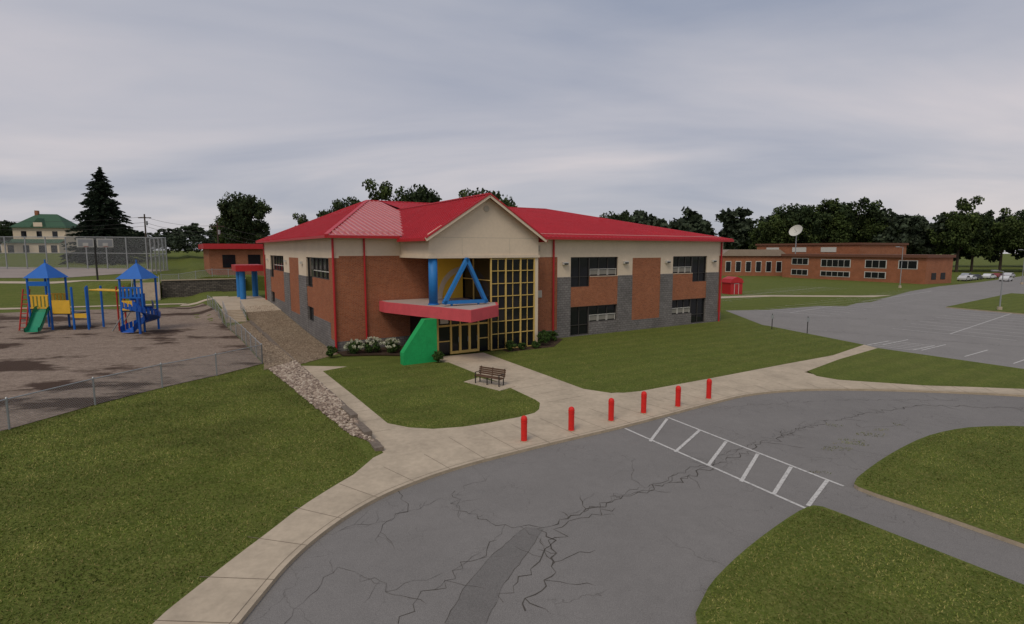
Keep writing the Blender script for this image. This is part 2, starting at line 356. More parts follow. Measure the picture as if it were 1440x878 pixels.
crack([(-1.9,17.4),(-1.53,15.9),(-.42,15.15),(.93,14.99)],.022,seed=5,branch=.3)
crack([(-2.45,10.88),(-2.34,11.54),(-1.85,12.06),(-1.26,12.93),(-.39,14.28)],.022,seed=6,branch=.3)
crack([(-4.9,10.88),(-4.72,12.06),(-4.31,12.93),(-2.7,12.06),(-1.94,11.54)],.016,seed=7,branch=.25)
crack([(4.47,20.62),(4.29,17.43),(3.24,16.9)],.013,seed=8,branch=.2)
crack([(-5.3,14.6),(-4,15.2),(-2.2,16.9),(-.8,18.6)],.014,seed=9,branch=.3)
crack([(10,27),(14,27.8),(18,28.6),(24,28.4)],.022,seed=10,branch=.12)
crack([(-1.45,10.9),(-1.15,12.1),(-.6,13.4),(.4,15.0)],.014,seed=13,branch=0,jit=.015); crack([(-.55,10.9),(-.2,12.3),(.45,13.7),(.9,14.9)],.014,seed=14,branch=0,jit=.015)
crack([(27,56),(33,52),(40,46),(50,40)],.05,seed=11,branch=.1,z=.013); crack([(30,66),(45,62),(62,60),(80,55)],.06,seed=12,branch=.1,z=.013)
C.obj('pavement_cracks')
drape('asphalt_patch',[(-1.5,9.5),(-1.45,10.9),(-1.15,12.1),(-.6,13.4),(.4,15.0),(.9,14.9),(.45,13.7),(-.2,12.3),(-.55,10.9),(-.6,9.5)],.008,mPatch,True)
J=MB()
def along(pts,step):
    out=[];acc=0
    for a,b in zip(pts,pts[1:]):
        a,b=Vector(a),Vector(b); l=(b-a).length; t=step-acc
        while t<l: out.append((a+(b-a)*t/l,(b-a).normalized())); t+=step
        acc=l-(t-step)
    return out
for p,d in along(CURB,1.55):
    n=Vector((-d.y,d.x)); ln=1.85 if p.x<-2 else 2.1
    if p.x>-5.5 and p.x<8 and p.y>19: ln=2.9
    if p.x>14: ln=1.5
    stripe(p,p+n*ln,.022,.1235,mJoint,J)
for a,b in zip(CURB,CURB[1:]):
    a,b=Vector(a),Vector(b); d=(b-a).normalized(); n=Vector((-d.y,d.x))*.17
    stripe(a+n,b+n,.02,.1245,mJoint,J)
p,q=Vector((3.2,28.5)),Vector((-3.3,38.5)); d=(q-p).normalized(); n=Vector((d.y,-d.x)); L=(q-p).length
for i in range(int(L/1.6)+1):
    c=p+d*1.6*i; stripe(c-n*1.6,c+n*1.0,.02,.1235,mJoint,J)
for i in range(13):
    c=Vector((7.5,28.5))+Vector((.86,.52))*1.7*i; stripe(c+Vector((-.52,.86))*.3,c+Vector((.52,-.86))*.9,.02,.1235,mJoint,J)
for i in range(9):
    c=Vector(toW(WA+.1,-20+1.7*i)); stripe(c,c+Vector((UX,UY))*1.3,.02,.1235,mJoint,J)
J.obj('sidewalk_joints')
play=[(-20.3,21.4),(-19.5,24.8),(-18.4,28),(-17.1,30.9),(-16.1,34.5),(-21.8,43.4),(-27.3,51.5),(-31,57.4),(-36,64.5),(-40,70),(-46,67),(-55,64.5),(-62,60),(-70,50),(-62,30),(-40,20),(-21,20)]
drape('playground_gravel',play,.022,mPlayG)
drape('tan_gravel',[toW(WA+.01,-3.3),toW(-.05,-.4),toW(-.05,37.5),toW(WA+.01,37.5)],.022,mTanG)
drape('tan_gravel.001',[toW(WA-.02,-5),toW(-6.2,-7),(-16.1,34.7),(-21.8,43.6),(-27.3,51.7),toW(WA-.02,19)],.024,mTanG)
BED=[toW(WA-.02,-21.8),toW(-4.7,-20.5),toW(-5.3,-16.5),toW(-5.6,-11),toW(-5.9,-6.8),toW(WA-.02,-4.8)]
drape('gravel_bed',BED,.024,mTanG)
drape('concrete_path',[toW(-6,25),toW(0,25),toW(0,44),toW(-6,44)],.03,mConc)
drape('concrete_path.001',[(-66,66),(-44,74),toW(-10,42),toW(-6,42),toW(-6,39.5),toW(-10,39.5),(-44,72.4),(-66,64)],.035,mConc)
drape('concrete_path.002',[(-110,74),(-60,88),(-60,90),(-110,77)],.03,mConc)
drape('sports_court',[(-150,86),(-112,80),(-75,92),(-70,112),(-100,122),(-190,122)],.05,mCourt)
def inpoly(x,y,poly):
    c=False
    for i in range(len(poly)):
        (x0,y0),(x1,y1)=poly[i],poly[i-1]
        if (y0>y)!=(y1>y) and x<(x1-x0)*(y-y0)/(y1-y0)+x0: c=not c
    return c
def rocks(name,poly,n,s0,s1,mat):
    xs=[p[0] for p in poly]; ys=[p[1] for p in poly]; b=MB(); k=0
    base=[(1,0,0),(-1,0,0),(0,1,0),(0,-1,0),(0,0,1),(0,0,-1),(.6,.6,.55),(-.6,.6,.55),(-.6,-.6,.55),(.6,-.6,.55)]
    F=[(0,6,4),(6,2,4),(2,7,4),(7,1,4),(1,8,4),(8,3,4),(3,9,4),(9,0,4),(0,2,6),(2,1,7),(1,3,8),(3,0,9)]
    while k<n:
        x,y=R.uniform(min(xs),max(xs)),R.uniform(min(ys),max(ys))
        if not inpoly(x,y,poly): continue
        k+=1; s=R.uniform(s0,s1); an=R.uniform(0,6.3); z=H(x,y)+s*.25
        vv=[]
        for v in base:
            j=R.uniform(.75,1.2); X=v[0]*s*j; Y=v[1]*s*j*.75; vv.append((x+X*math.cos(an)-Y*math.sin(an),y+X*math.sin(an)+Y*math.cos(an),z+v[2]*s*.6*j))
        b.add(vv,F,mat)
    return b.obj(name)
def rockmat(name,a,b_,c):
    m,t=newmat(name); g=t.n.new('ShaderNodeNewGeometry')
    t.col(t.ramp(g.outputs['Random Per Island'],[(0,a),(.5,b_),(1,c)])); t.b.inputs['Roughness'].default_value=.9; return m
mRv=rockmat('rock_var',(.13,.09,.068),(.30,.225,.17),(.5,.42,.33))
mRs=rockmat('rock_small',(.11,.075,.052),(.23,.17,.115),(.38,.30,.21))
rocks('rock_bed',BED,3600,.05,.12,mRv)
rocks('rock_bed.001',[toW(WA-.05,-4.8),toW(-5.9,-6.8),(-16.0,34.8),(-21.7,43.6),toW(WA-.05,16)],3200,.03,.08,mRs)
rocks('rock_bed.002',[toW(WA+.35,-3.3),toW(-.15,-.3),toW(-.15,30),toW(WA+.35,30)],4500,.03,.075,mRs)
W=MB(); e=empty('retaining_wall',(CX,CY,0),math.atan2(UY,UX))
b=-22.4
while b<19:
    hw=H(*toW(WA-.2,b+.25)); lo=H(*toW(WA+.1,b)); n=max(1,int(math.ceil((hw+.10-lo)/.2)))
    for k in range(n):
        z0=lo-.1+k*.2; j=R.uniform(-.02,.02)
        W.box(WA-.25+j,WA+.12+j*1.3-.02*k,b+.01,b+.49,z0+.004,z0+.196,mWallB)
    b+=.5
W.obj('blocks',e)
# ------------------------------------------------------------ main building
RZ=math.atan2(UY,UX)
B=empty('school_building',(CX,CY,0),RZ)
EZ=9.0
w=MB()
def fw(s0,s1,z0,z1,m,y,pr=0.,th=.35): w.box(s0,s1,y-pr,y+th,z0,z1,m)
def lw(s0,s1,z0,z1,m,x,pr=0.,th=.35): w.box(x-pr,x+th,s0,s1,z0,z1,m)
w.box(.4,40.6,.4,36.6,-.5,8.9,mDark); w.box(15.5,40.6,-3.35,.4,-.5,8.9,mDark)
def bay_front(y,s0,s1,fullleft):
    full=2.25
    if fullleft: fa,fb=s0,s0+full; ra,rb=s0+full,s1
    else: fa,fb=s1-full,s1; ra,rb=s0,s1-full
    fw(s0,s1,7.37,EZ,mCream,y)
    fw(ra,rb,2.85,5.6,mBrick,y); fw(fa,fb,2.85,4.65,mBrick,y)
    fw(ra,rb,-.3,1.3,mBlock,y,.02); fw(fa,fb,-.3,.2,mBlock,y,.02)
    for (a,b_,z0,z1) in ((fa,fb,4.65,7.37),(ra,rb,5.6,7.37),(fa,fb,.2,2.85),(ra,rb,1.3,2.85)):
        w.box(a,b_,y+.22,y+.25,z0,z1,mGlass)
        fr_=.06
        w.box(a,b_,y+.12,y+.215,z0,z0+fr_,mFrame); w.box(a,b_,y+.12,y+.215,z1-fr_,z1,mFrame)
        w.box(a,a+fr_,y+.12,y+.215,z0+fr_,z1-fr_,mFrame); w.box(b_-fr_,b_,y+.12,y+.215,z0+fr_,z1-fr_,mFrame)
        if b_-a>3:
            zl=z0+.62; w.box(a+fr_,b_-fr_,y+.13,y+.21,zl,zl+.05,mWhite)
            n=3
            for i in range(n):
                x0=a+fr_+(b_-a-2*fr_)*i/n; x1=a+fr_+(b_-a-2*fr_)*(i+1)/n
                w.box(x0+.1,x1-.1,y+.19,y+.205,z0+.14,zl-.06,mBlind)
                for q in (x0+.06,x1-.06): w.box(q-.02,q+.02,y+.15,y+.212,z0+fr_,zl,mWhite)
                w.box(x1-.03,x1+.03,y+.14,y+.213,zl+.05,z1-fr_,mFrame)
        else:
            xm=(a+b_)/2; w.box(xm-.03,xm+.03,y+.14,y+.212,z0+fr_,z1-fr_,mFrame); zz=z0+.9; w.box(a+fr_,b_-fr_,y+.135,y+.21,zz,zz+.05,mFrame)
    w.box(ra,rb,y-.03,y-.001,5.55,5.6,mCream)
Y=-3.8
fw(14.96,18.4,.9,7.4,mBrick,Y); fw(14.96,18.4,-.3,.9,mBlock,Y,.02); fw(14.96,18.4,7.4,EZ,mCream,Y)
for s0,s1 in ((18.4,19.9),(25.6,27.5),(31.4,33.2),(38.5,40.5)):
    fw(s0,s1,-.3,5.6,mBlock,Y,.05); fw(s0,s1,5.6,EZ,mCream,Y)
bay_front(Y,19.9,25.6,True); bay_front(Y,33.2,38.5,False)
fw(27.5,31.4,1.15,7.25,mBrick,Y); fw(27.5,31.4,-.3,1.15,mBlock,Y,.02); fw(27.5,31.4,7.25,EZ,mCream,Y)
fw(40.5,41.1,1.15,7.4,mBrick,Y); fw(40.5,41.1,-.3,1.15,mBlock,Y,.02); fw(40.5,41.1,7.4,EZ,mCream,Y)
w.box(40.7,41.1,-3.45,37,-.3,EZ-.01,mBrick); w.box(.0,41.1,36.65,37,-.3,EZ-.02,mBrick)
w.box(14.96,15.3,-3.45,.4,-.3,EZ,mBrick)
fw(.35,10.6,.9,7.55,mBrick,0); fw(.35,10.6,-.3,.9,mBlock,0,.02); fw(.35,10.6,7.55,EZ,mCream,0)
def bay_left(s0,s1):
    lw(s0,s1,7.37,EZ,mCream,0)
    fl=2.4
    fa,fb_=s1-fl,s1; ra,rb=s0,s1-fl
    lw(ra,rb,2.85,5.6,mBrick,0); lw(fa,fb_,2.85,4.65,mBrick,0)
    lw(fa,fb_,-.3,1.5,mBlock,0,.02)
    lw(ra,rb,-.3,2.2,mBlock,0,.02); lw(ra,rb,2.2,2.85,mBrick,0)
    for (a,b_,z0,z1) in ((fa,fb_,4.65,7.37),(ra,rb,5.6,7.37),(fa,fb_,1.5,2.85)):
        w.box(.22,.25,a,b_,z0,z1,mGlass)
        w.box(.12,.215,a,b_,z0,z0+.07,mFrame); w.box(.12,.215,a,b_,z1-.07,z1,mFrame)
        n=1 if b_-a<3 else 4
        for i in range(n+1):
            q=a+(b_-a)*i/n; q0=max(a,q-.05);q1=min(b_,q+.05)
            w.box(.13,.213,q0,q1,z0+.07,z1-.07,mFrame)
        if n>1: w.box(.13,.212,a+.07,b_-.07,z0+.6,z0+.66,mWhite)
lw(0,1.8,.9,7.4,mBrick,0); lw(0,1.8,-.3,.9,mBlock,0,.02); lw(0,1.8,7.4,EZ,mCream,0)
bay_left(1.8,10.3)
lw(10.3,13.9,-.3,5.6,mBlock,0,.05); lw(10.3,13.9,5.6,EZ,mCream,0)
lw(13.9,18.8,1.6,7.25,mBrick,0); lw(13.9,18.8,-.3,1.6,mBlock,0,.02); lw(13.9,18.8,7.25,EZ,mCream,0)
lw(18.8,22.2,-.3,5.6,mBlock,0,.05); lw(18.8,22.2,5.6,EZ,mCream,0)
bay_left(22.2,31.8)
lw(31.8,35.5,-.3,5.6,mBlock,0,.05); lw(31.8,35.5,5.6,EZ,mCream,0)
lw(35.5,37,-.3,7.4,mBrick,0); lw(35.5,37,7.4,EZ,mCream,0)
w.obj('walls',B)
d=MB()
def pipe(x,y,z0,z1,r=.075): d.cyl((x,y,z0),(x,y,z1),r,mRed,8)
pipe(-.12,-.12,.1,EZ-.1,.09); pipe(2.3,-.12,.1,EZ-.1); pipe(17.9,-3.93,.1,EZ-.1,.09); pipe(40.7,-3.93,.1,EZ-.1,.09); pipe(-.12,36,1.3,EZ-.1)
for x in (19.2,26.5,32.3,39.5): d.box(x-.28,x+.28,-4.05,-3.801,6.7,6.95,mWhite); d.box(x-.2,x+.2,-4.12,-4.05,6.72,6.85,mDark)
for y in (12,20.5,33.5): d.box(-.22,-.001,y-.25,y+.25,6.7,6.95,mWhite)
d.box(15.7,16.7,-3.86,-3.801,3.9,4.5,mWhite)
for i in range(5): d.box(15.75,16.65,-3.9,-3.86,3.95+i*.11,4.0+i*.11,mSoff)
d.box(16.0,16.5,-3.86,-3.801,7.9,8.4,mSoff)
d.obj('downspouts_and_lights',B)
rf=MB(); ov=.7; t_r=(8.5,18.5,13.5); t_l=(33,18.5,13.5)
zr=EZ+.12
fl_slope=(13.5-zr)/(18.5+ov)
E0=(-ov,-ov,zr);E5=(-ov,37+ov,zr);E4=(41.1+ov,37+ov,zr);E3=(41.1+ov,-3.8-ov,zr);E2=(10,-3.8-ov,zr);E1=(10,-ov,zr)
RM=(10,18.5,13.5)
faces=[([E0,t_r,E5],'x'),([E0,E1,RM,t_r],'y'),([E2,E3,t_l,RM],'y'),([E5,t_r,t_l,E4],'y'),([E3,E4,t_l],'x')]
def clipline(poly,axis,val):
    pts=[]
    n=len(poly)
    for i in range(n):
        p,q=Vector(poly[i]),Vector(poly[(i+1)%n])
        if (p[axis]-val)*(q[axis]-val)<0: pts.append(p+(q-p)*(val-p[axis])/(q[axis]-p[axis]))
    return pts[:2] if len(pts)>=2 else None
def ribs(mb,poly,axis,step=.5,h=.07,wd=.06,m=None):
    nrm=(Vector(poly[1])-Vector(poly[0])).cross(Vector(poly[2])-Vector(poly[0])).normalized()
    if nrm.z<0: nrm=-nrm
    lo=min(p[axis] for p in poly); hi=max(p[axis] for p in poly); v=lo+step*.5
    while v<hi:
        r=clipline(poly,axis,v)
        if r:
            a,b_=r[0]+nrm*h*.5,r[1]+nrm*h*.5
            if (a-b_).length>.2: mb.bar(a,b_,wd,h,m or mRoofRib)
        v+=step
for i,(poly,ax) in enumerate(faces):
    rf.add(poly,[tuple(range(len(poly)))],mRoofLit if i==1 else mRoof)  # front-left face gets the red with the sheen painted in
    ribs(rf,poly,1 if ax=='x' else 0,m=mRibLit if i==1 else None)
for p,q in ((E0,t_r),(E5,t_r),(t_r,t_l),(E3,t_l),(E4,t_l)):
    rf.bar(Vector(p)+Vector((0,0,.05)),Vector(q)+Vector((0,0,.05)),.3,.09,mRoofRib)
sl=(13.5-zr)/(22.3+ov); rf.bar((12.5,-3.4,zr+1.1*sl+.11),(41.2,-3.4,zr+1.1*sl+.11),.04,.06,mRibLit)
rf.bar((-.0,.4,zr+1.1*fl_slope+.11),(5.2,.4,zr+1.1*fl_slope+.11),.04,.06,mRibLit)
def fascia(p,q):
    rf.bar((p[0],p[1],zr-.11),(q[0],q[1],zr-.11),.14,.2,mRed)
fascia((-ov-.06,-ov),(-ov-.06,37+ov)); fascia((-ov,-ov-.06),(5.0,-ov-.06)); fascia((15.2,-3.8-ov-.06),(41.1+ov,-3.8-ov-.06)); fascia((41.1+ov+.06,-3.8-ov),(41.1+ov+.06,37+ov))
rf.box(-ov+.02,.0,-ov+.02,37+ov,EZ+.0,EZ+.04,mSoff); rf.box(0,6,-ov+.02,0,EZ+.0,EZ+.04,mSoff); rf.box(15.2,41.1+ov,-3.8-ov+.02,-3.8,EZ,EZ+.04,mSoff)
rf.box(41.1,41.1+ov,-3.8,37+ov,EZ,EZ+.04,mSoff)
rf.obj('roof',B)
g=MB(); GL,GR,GY=5.3,14.96,-5.8; gc=(GL+GR)/2; GT=12.2; go=.45
g.prismY([(GL,7.45),(GR,7.45),(GR,EZ+.15),(gc,GT-.1),(GL,EZ+.15)],GY,GY+.4,mCream)
g.box(GL,GL+.35,GY+.4,-.002,7.45,EZ+.1,mCream); g.box(GR-.35,GR,GY+.4,-3.802,7.45,EZ+.1,mCream)
g.box(GL+.35,10.4,GY+.4,-.01,7.5,7.6,mSoff)
g.box(GL-.08,GR+.08,GY-.08,GY-.001,7.40,7.62,mCream); g.box(GL-.08,GL-.001,GY,-.0,7.40,7.62,mCream)
for xx in (8.0,12.2): g.box(xx-.01,xx+.01,GY-.005,GY-.001,7.62,8.9,mSoff)
g.box(GL,GR,GY-.005,GY-.001,8.93,8.95,mSoff)
g.cyl((10.1,GY-.05,11.15),(10.1,GY-.001,11.15),.24,mSoff,20)
zg=EZ+.12; sl=(GT-zg)/(gc-GL); zE=zg-go*sl; back=13.2
Lp=[(GL-go,GY-.5,zE),(gc,GY-.5,GT),(gc,back,GT),(GL-go,-.75,zE)]
Rp=[(GR+go,GY-.5,zE),(gc,GY-.5,GT),(gc,back,GT),(GR+go,-3.0,zE)]
for pl in (Lp,Rp):
    g.add(pl,[(0,1,2,3)],mRoof); ribs(g,pl,1)
g.bar((gc,GY-.5,GT+.05),(gc,back,GT+.05),.3,.09,mRoofRib)
for sx,xe in ((-1,GL-go),(1,GR+go)):
    g.bar((xe,GY-.52,zE-.1),(gc,GY-.52,GT-.1),.08,.26,mCream)
    g.bar((xe,GY-.57,zE+.03),(gc,GY-.57,GT+.03),.06,.1,mRed)
    g.bar((xe+sx*.05,GY-.5,zE-.08),(xe+sx*.05,-.8 if sx<0 else -3.9,zE-.08),.14,.2,mRed)
g.obj('gable_portico',B)
k=MB(); ta,tb=10.46,14.62
k.box(ta+.1,tb-.05,GY+.12,GY+.15,.1,7.4,mGlass); k.box(ta+.1,ta+.13,GY+.15,-1.0,3.9,7.45,mGlass)
k.box(tb,GR,GY+.02,GY+.4,-.2,7.4,mCream); k.box(GR-.3,GR-.001,GY+.4,-3.8,-.2,7.44,mCream)
xs=[ta,ta+1.35,ta+2.75,tb-.07]
for x in xs: k.box(x,x+.1,GY,GY+.118,.1,7.4,mYel)
for z in (.1,1.35,2.35,3.35,4.35,5.35,6.35,7.28): 
    for x0,x1 in zip(xs,xs[1:]): k.box(x0+.1,x1,GY+.03,GY+.117,z,z+.055,mYel)
for x in (ta+.68,ta+2.05,ta+3.45): k.box(x,x+.035,GY+.04,GY+.115,.17,7.28,mYel)
k.box(ta,ta+.09,-2.9,-2.81,3.95,7.45,mYel)
for z in (5.6,7.35): k.box(ta+.01,ta+.085,GY+.12,-1.0,z,z+.07,mYel)
# recessed yellow wall with a curved cream band
k.box(7.5,ta-.01,-1.0,-.9,3.96,7.48,mYelW)
n=20; cxx=10.4
for i in range(n):
    a0,a1=math.pi/2*i/n,math.pi/2*(i+1)/n
    q=[(cxx-r_*math.sin(t2),3.97+r_*1.15*math.cos(t2)) for r_,t2 in ((2.3,a0),(2.3,a1),(1.9,a1),(1.9,a0))]
    k.prismY(q,-1.05,-1.003,mCream)
VY=-5.55
k.box(6.0,ta,VY+.1,VY+.14,.12,3.1,mGlass); k.box(6.0,6.08,VY+.14,-.05,.12,3.1,mGlass)
for x in (6.0,7.05,7.85,8.65,9.45,ta-.1): k.box(x,x+.1,VY,VY+.1,.12,3.1,mYel)
for x0,x1 in ((7.15,7.85),(7.95,8.65),(8.75,9.45)):
    k.box(x0,x1,VY+.01,VY+.09,.12,.32,mYel); k.box(x0,x0+.05,VY+.01,VY+.09,.32,2.25,mYel); k.box(x1-.05,x1,VY+.01,VY+.09,.32,2.25,mYel); k.cyl((x1-.12,VY-.04,1.0),(x1-.12,VY-.04,1.4),.02,mSteel,6)
k.box(6.1,ta-.1,VY+.005,VY+.095,2.25,2.38,mYel); k.box(6.1,ta-.1,VY+.006,VY+.094,3.0,3.1,mYel)
k.box(6.1,7.05,VY+.01,VY+.09,1.1,1.17,mYel); k.box(9.55,ta-.1,VY+.01,VY+.09,1.1,1.17,mYel); k.box(6.25,6.9,VY+.03,VY+.095,2.5,2.9,mWhite)
k.obj('glazed_entrance',B)
c=MB()
cp=[(3.4,-.08),(3.4,-1.3),(6.4,-10.2),(9.8,-8.1),(10.9,-6.05),(10.4,-5.85),(10.4,-.13)]
mCT=M('canopy_top',(.42,.33,.29),.9,.15,1)
c.prism(cp,3.12,3.95,mCanopy)
inn=[(3.6,-.13),(3.6,-1.4),(6.5,-9.95),(9.65,-7.98),(10.65,-6.1),(10.3,-5.95),(10.3,-.2)]
c.prism(inn,3.94,3.965,mCT); c.obj('entrance_canopy',B)
c=MB(); c.prismY([(2.75,.0),(5.3,.0),(5.3,3.11),(4.4,3.11),(2.75,.85)],-7.0,-6.35,mGreenP); c.obj('green_fin_wall',B)
c=MB(); c.cyl((5.75,-5.45,3.96),(5.75,-5.45,7.44),.33,mBlue,24); c.cyl((5.75,-5.45,3.96),(5.75,-5.45,4.06),.4,mBlue,24); c.obj('blue_column',B,True)
c=MB()
a_,b_,t__=Vector((5.95,-7,4.25)),Vector((9.3,-7,4.2)),Vector((7.75,-7,7.3))
for p,q in ((a_,b_),(b_,t__),(t__,a_)):
    dd=(q-p).normalized(); c.bar(p-dd*.12,q+dd*.12,.34,.24,mBlue)
for x in (6.5,8.7): c.cyl((x,-7,3.96),(x,-7,4.15),.09,mBlue,10)
c.obj('triangle_frame',B)
c=MB(); c.box(-3.4,-.01,37.8,43.5,5.2,6.0,mRed)
c.cyl((-2.6,38.6,1.2),(-2.6,38.6,5.2),.38,mBlue,16); c.cyl((-2.6,42.6,1.2),(-2.6,42.6,5.2),.38,mBlue,16); c.cyl((-.6,42.6,1.2),(-.6,42.6,5.2),.38,mBlue,16)
c.obj('side_entrance_canopy',B)
e=empty('brick_annex',(CX,CY,0),RZ); c=MB(); c.box(-5,14,64,82,2,8.2,mBrick2); c.box(-5.8,14.8,63.2,82.8,8.2,9.1,mRed)
for x in (-3,1,5,9): c.box(x,x+2,63.93,63.99,5,7.2,mGlass)
c.obj('walls_and_roof',e)
for i,(x,y) in enumerate([(.5,21.6),(2.6,22.9),(4.6,24.3),(6.4,25.5),(8.4,26.6),(10.5,28.1)]):
    e=empty('bollard',(x,y+.25,.12)); c=MB(); c.cyl((0,0,0),(0,0,.98),.13,mBoll,20)
    c.cyl((0,0,.98),(0,0,1.04),.13,mBoll,20,.11); c.cyl((0,0,1.04),(0,0,1.08),.11,mBoll,20,.05)
    c.cyl((0,0,.80),(0,0,.83),.142,mBoll,20); c.cyl((0,0,.90),(0,0,.93),.142,mBoll,20); c.cyl((0,0,0),(0,0,.03),.17,mCurb,20)
    c.obj('post',e)
slab('bench_pad',[(-2.9,32.0),(-2.1,33.1),(.2,30.9),(-.7,29.9)],.1,.15,mConc)
e=empty('park_bench',(-1.35,31.35,.15),math.atan2(-.9,1.0)+.15)
c=MB()
for i in range(4): c.box(-.95,.95,-.22+i*.12,-.13+i*.12,.43,.465,mWood)
c.obj('seat',e); c=MB()
for i in range(4): c.box(-.95,.95,.27+i*.025,.30+i*.025,.5+i*.11,.59+i*.11,mWood)
c.obj('backrest',e); c=MB()
for x in (-.85,0,.85):
    c.bar((x,-.2,0),(x,-.2,.43),.05,.05,mDark); c.bar((x,.25,0),(x,.25,.45),.05,.05,mDark); c.bar((x,.3,.42),(x,.4,.95),.05,.04,mDark); c.bar((x,-.22,.41),(x,.3,.41),.05,.04,mDark)
    if x: c.bar((x,-.2,.43),(x,-.2,.66),.04,.04,mDark); c.bar((x,-.24,.66),(x,.33,.66),.05,.03,mDark)
c.obj('legs',e)
def fence(name,pts,h,post,rw=.03,mid=False):
    e=empty(name); c=MB(); uv=[]; vs=[];fs=[]; L=0
    for (x0,y0),(x1,y1) in zip(pts,pts[1:]):
        l=math.hypot(x1-x0,y1-y0); n=max(1,round(l/post))
        for i in range(n):
            ax,ay=x0+(x1-x0)*i/n,y0+(y1-y0)*i/n; bx,by=x0+(x1-x0)*(i+1)/n,y0+(y1-y0)*(i+1)/n
            za,zb=H(ax,ay),H(bx,by)
            c.cyl((ax,ay,za-.1),(ax,ay,za+h+.05),rw*1.3,mSteel,8); c.cyl((ax,ay,za+h+.05),(ax,ay,za+h+.1),rw*1.7,mSteel,8,.01)
            c.cyl((ax,ay,za+h),(bx,by,zb+h),rw*.8,mSteel,6)
            if mid: c.cyl((ax,ay,za+h*.5),(bx,by,zb+h*.5),rw*.7,mSteel,6)
            o=len(vs); vs+=[(ax,ay,za+.03),(bx,by,zb+.03),(bx,by,zb+h),(ax,ay,za+h)]; fs.append((o,o+1,o+2,o+3)); sl=l/n
            uv+=[(L,0),(L+sl,0),(L+sl,h),(L,h)]; L+=sl
    x,y=pts[-1]; z=H(x,y); c.cyl((x,y,z-.1),(x,y,z+h+.05),rw*1.3,mSteel,8)
    c.obj('posts_and_rails',e); me=bpy.data.meshes.new('mesh_fabric'); me.from_pydata(vs,[],fs); me.materials.append(mLink)
    u=me.uv_layers.new(name='UVMap')
    for i,q in enumerate(uv): u.data[i].uv=q
    o=bpy.data.objects.new('mesh_fabric',me); COL.objects.link(o); o.parent=e
fence('chain_link_fence',[(-21.5,17.5),(-20.3,21.3),(-19.5,24.8),(-18.4,28),(-17.1,30.9),(-16.1,34.5)],1.25,3.2)
fence('chain_link_fence.001',[(-16.1,34.5),(-21.8,43.4),(-27.3,51.5),(-36.9,65.7)],1.25,2.8)
fence('ball_court_fence',[(-150,112),(-112,112),(-72,114),(-66,100)],6.6,4.,.09,True)
fence('ball_court_fence.001',[(-135,88),(-100,84)],2.0,3.,.04)
e=empty('concrete_stairs',(CX,CY,0),RZ); c=MB()
for i in range(8): c.box(-6.2,-4.3,18.6+i*.6,18.6+(i+1)*.6 if i<7 else 25.2,.3,.72+(i+1)*.105,mConc)
for x in (-6.1,-4.4):
    c.cyl((x,18.6,1.7),(x,23.6,2.5),.03,mSteel,6); c.cyl((x,18.6,1.2),(x,23.6,2.0),.025,mSteel,6)
    for i in range(5): yy=18.6+i*1.25; c.cyl((x,yy,.7),(x,yy,1.7+i*.2),.025,mSteel,6)
c.obj('steps',e)
e=empty('stone_retaining_wall',(CX,CY,0),RZ); c=MB(); c.box(-12,-.5,55.4,55.98,.5,3.35,mStone); c.box(-12.1,-.4,55.3,56.0,3.35,3.5,mCurb); c.obj('wall',e)
e=empty('concrete_stairs.001',(CX,CY,0),RZ); c=MB()
for i in range(14): c.box(-15.5,-12.2,50.4+i*.4,50.4+(i+1)*.4 if i<13 else 56.4,.4,.6+(i+1)*.18,mConc)
for x in (-15.6,-12.3): c.cyl((x,50.4,1.6),(x,56,4.1),.05,mSteel,6)
c.obj('steps',e)
fence('chain_link_fence.002',[toW(-12,56.6),toW(-.5,56.6)],1.2,2.5,.04)
def tower(c,cx,cy,g,top,ridge,hw=.95,rw=1.15):
    for sx in (-1,1):
        for sy in (-1,1): c.cyl((cx+sx*hw,cy+sy*hw,g),(cx+sx*hw,cy+sy*hw,top+.1),.09,mPlayB,10)
    z=top; A=[(cx-rw,cy-rw,z),(cx+rw,cy-rw,z),(cx+rw,cy+rw,z),(cx-rw,cy+rw,z),(cx,cy,ridge)]
    c.add(A,[(0,1,4),(1,2,4),(2,3,4),(3,0,4),(3,2,1,0)],mPlayB); c.cyl((cx,cy,ridge-.1),(cx,cy,ridge+.25),.06,mPlayB,8)
e=empty('playground_structure')
gz=.7; X1,Y1=-42.6,49.8; X2,Y2=-33.3,48.4
c=MB(); tower(c,X1,Y1,gz,5.5,6.9); tower(c,X2,Y2,gz,5.5,6.9); c.obj('towers',e)
c=MB()
for cx,cy in ((X1,Y1),(X2,Y2)):
    c.box(cx-.95,cx+.95,cy-.95,cy+.95,gz+1.9,gz+2.0,mDark)
c.box(X1+.95,X1+2.9,Y1-.9,Y1+.9,gz+1.5,gz+1.6,mDark)
c.obj('decks',e)
c=MB()
def panel(x0,x1,y,z0,z1,m,holes=True):
    if holes:
        c.box(x0,x1,y-.03,y+.03,z0,z0+.12,m); c.box(x0,x1,y-.03,y+.03,z1-.12,z1,m); n=5
        for i in range(n): q=x0+(x1-x0)*(i+.5)/n; c.box(q-.1,q+.1,y-.025,y+.025,z0+.12,z1-.12,m)
    else: c.box(x0,x1,y-.03,y+.03,z0,z1,m)
panel(X1-.85,X1+.85,Y1-.98,gz+2.05,gz+3.3,mPlayY); panel(X1+1.1,X1+2.7,Y1-.95,gz+1.6,gz+2.8,mPlayY,False)
panel(X1-.85,X1+.85,Y1+.98,gz+2.05,gz+3.3,mPlayY); panel(X2-.85,X2+.3,Y2-.98,gz+2.05,gz+2.9,mPlayY)
panel(X1-.85,X1+.85,Y1-.99,gz+4.1,gz+4.5,mPlayB,False); panel(X2-.85,X2+.85,Y2-.99,gz+3.1,gz+4.1,mPlayB)
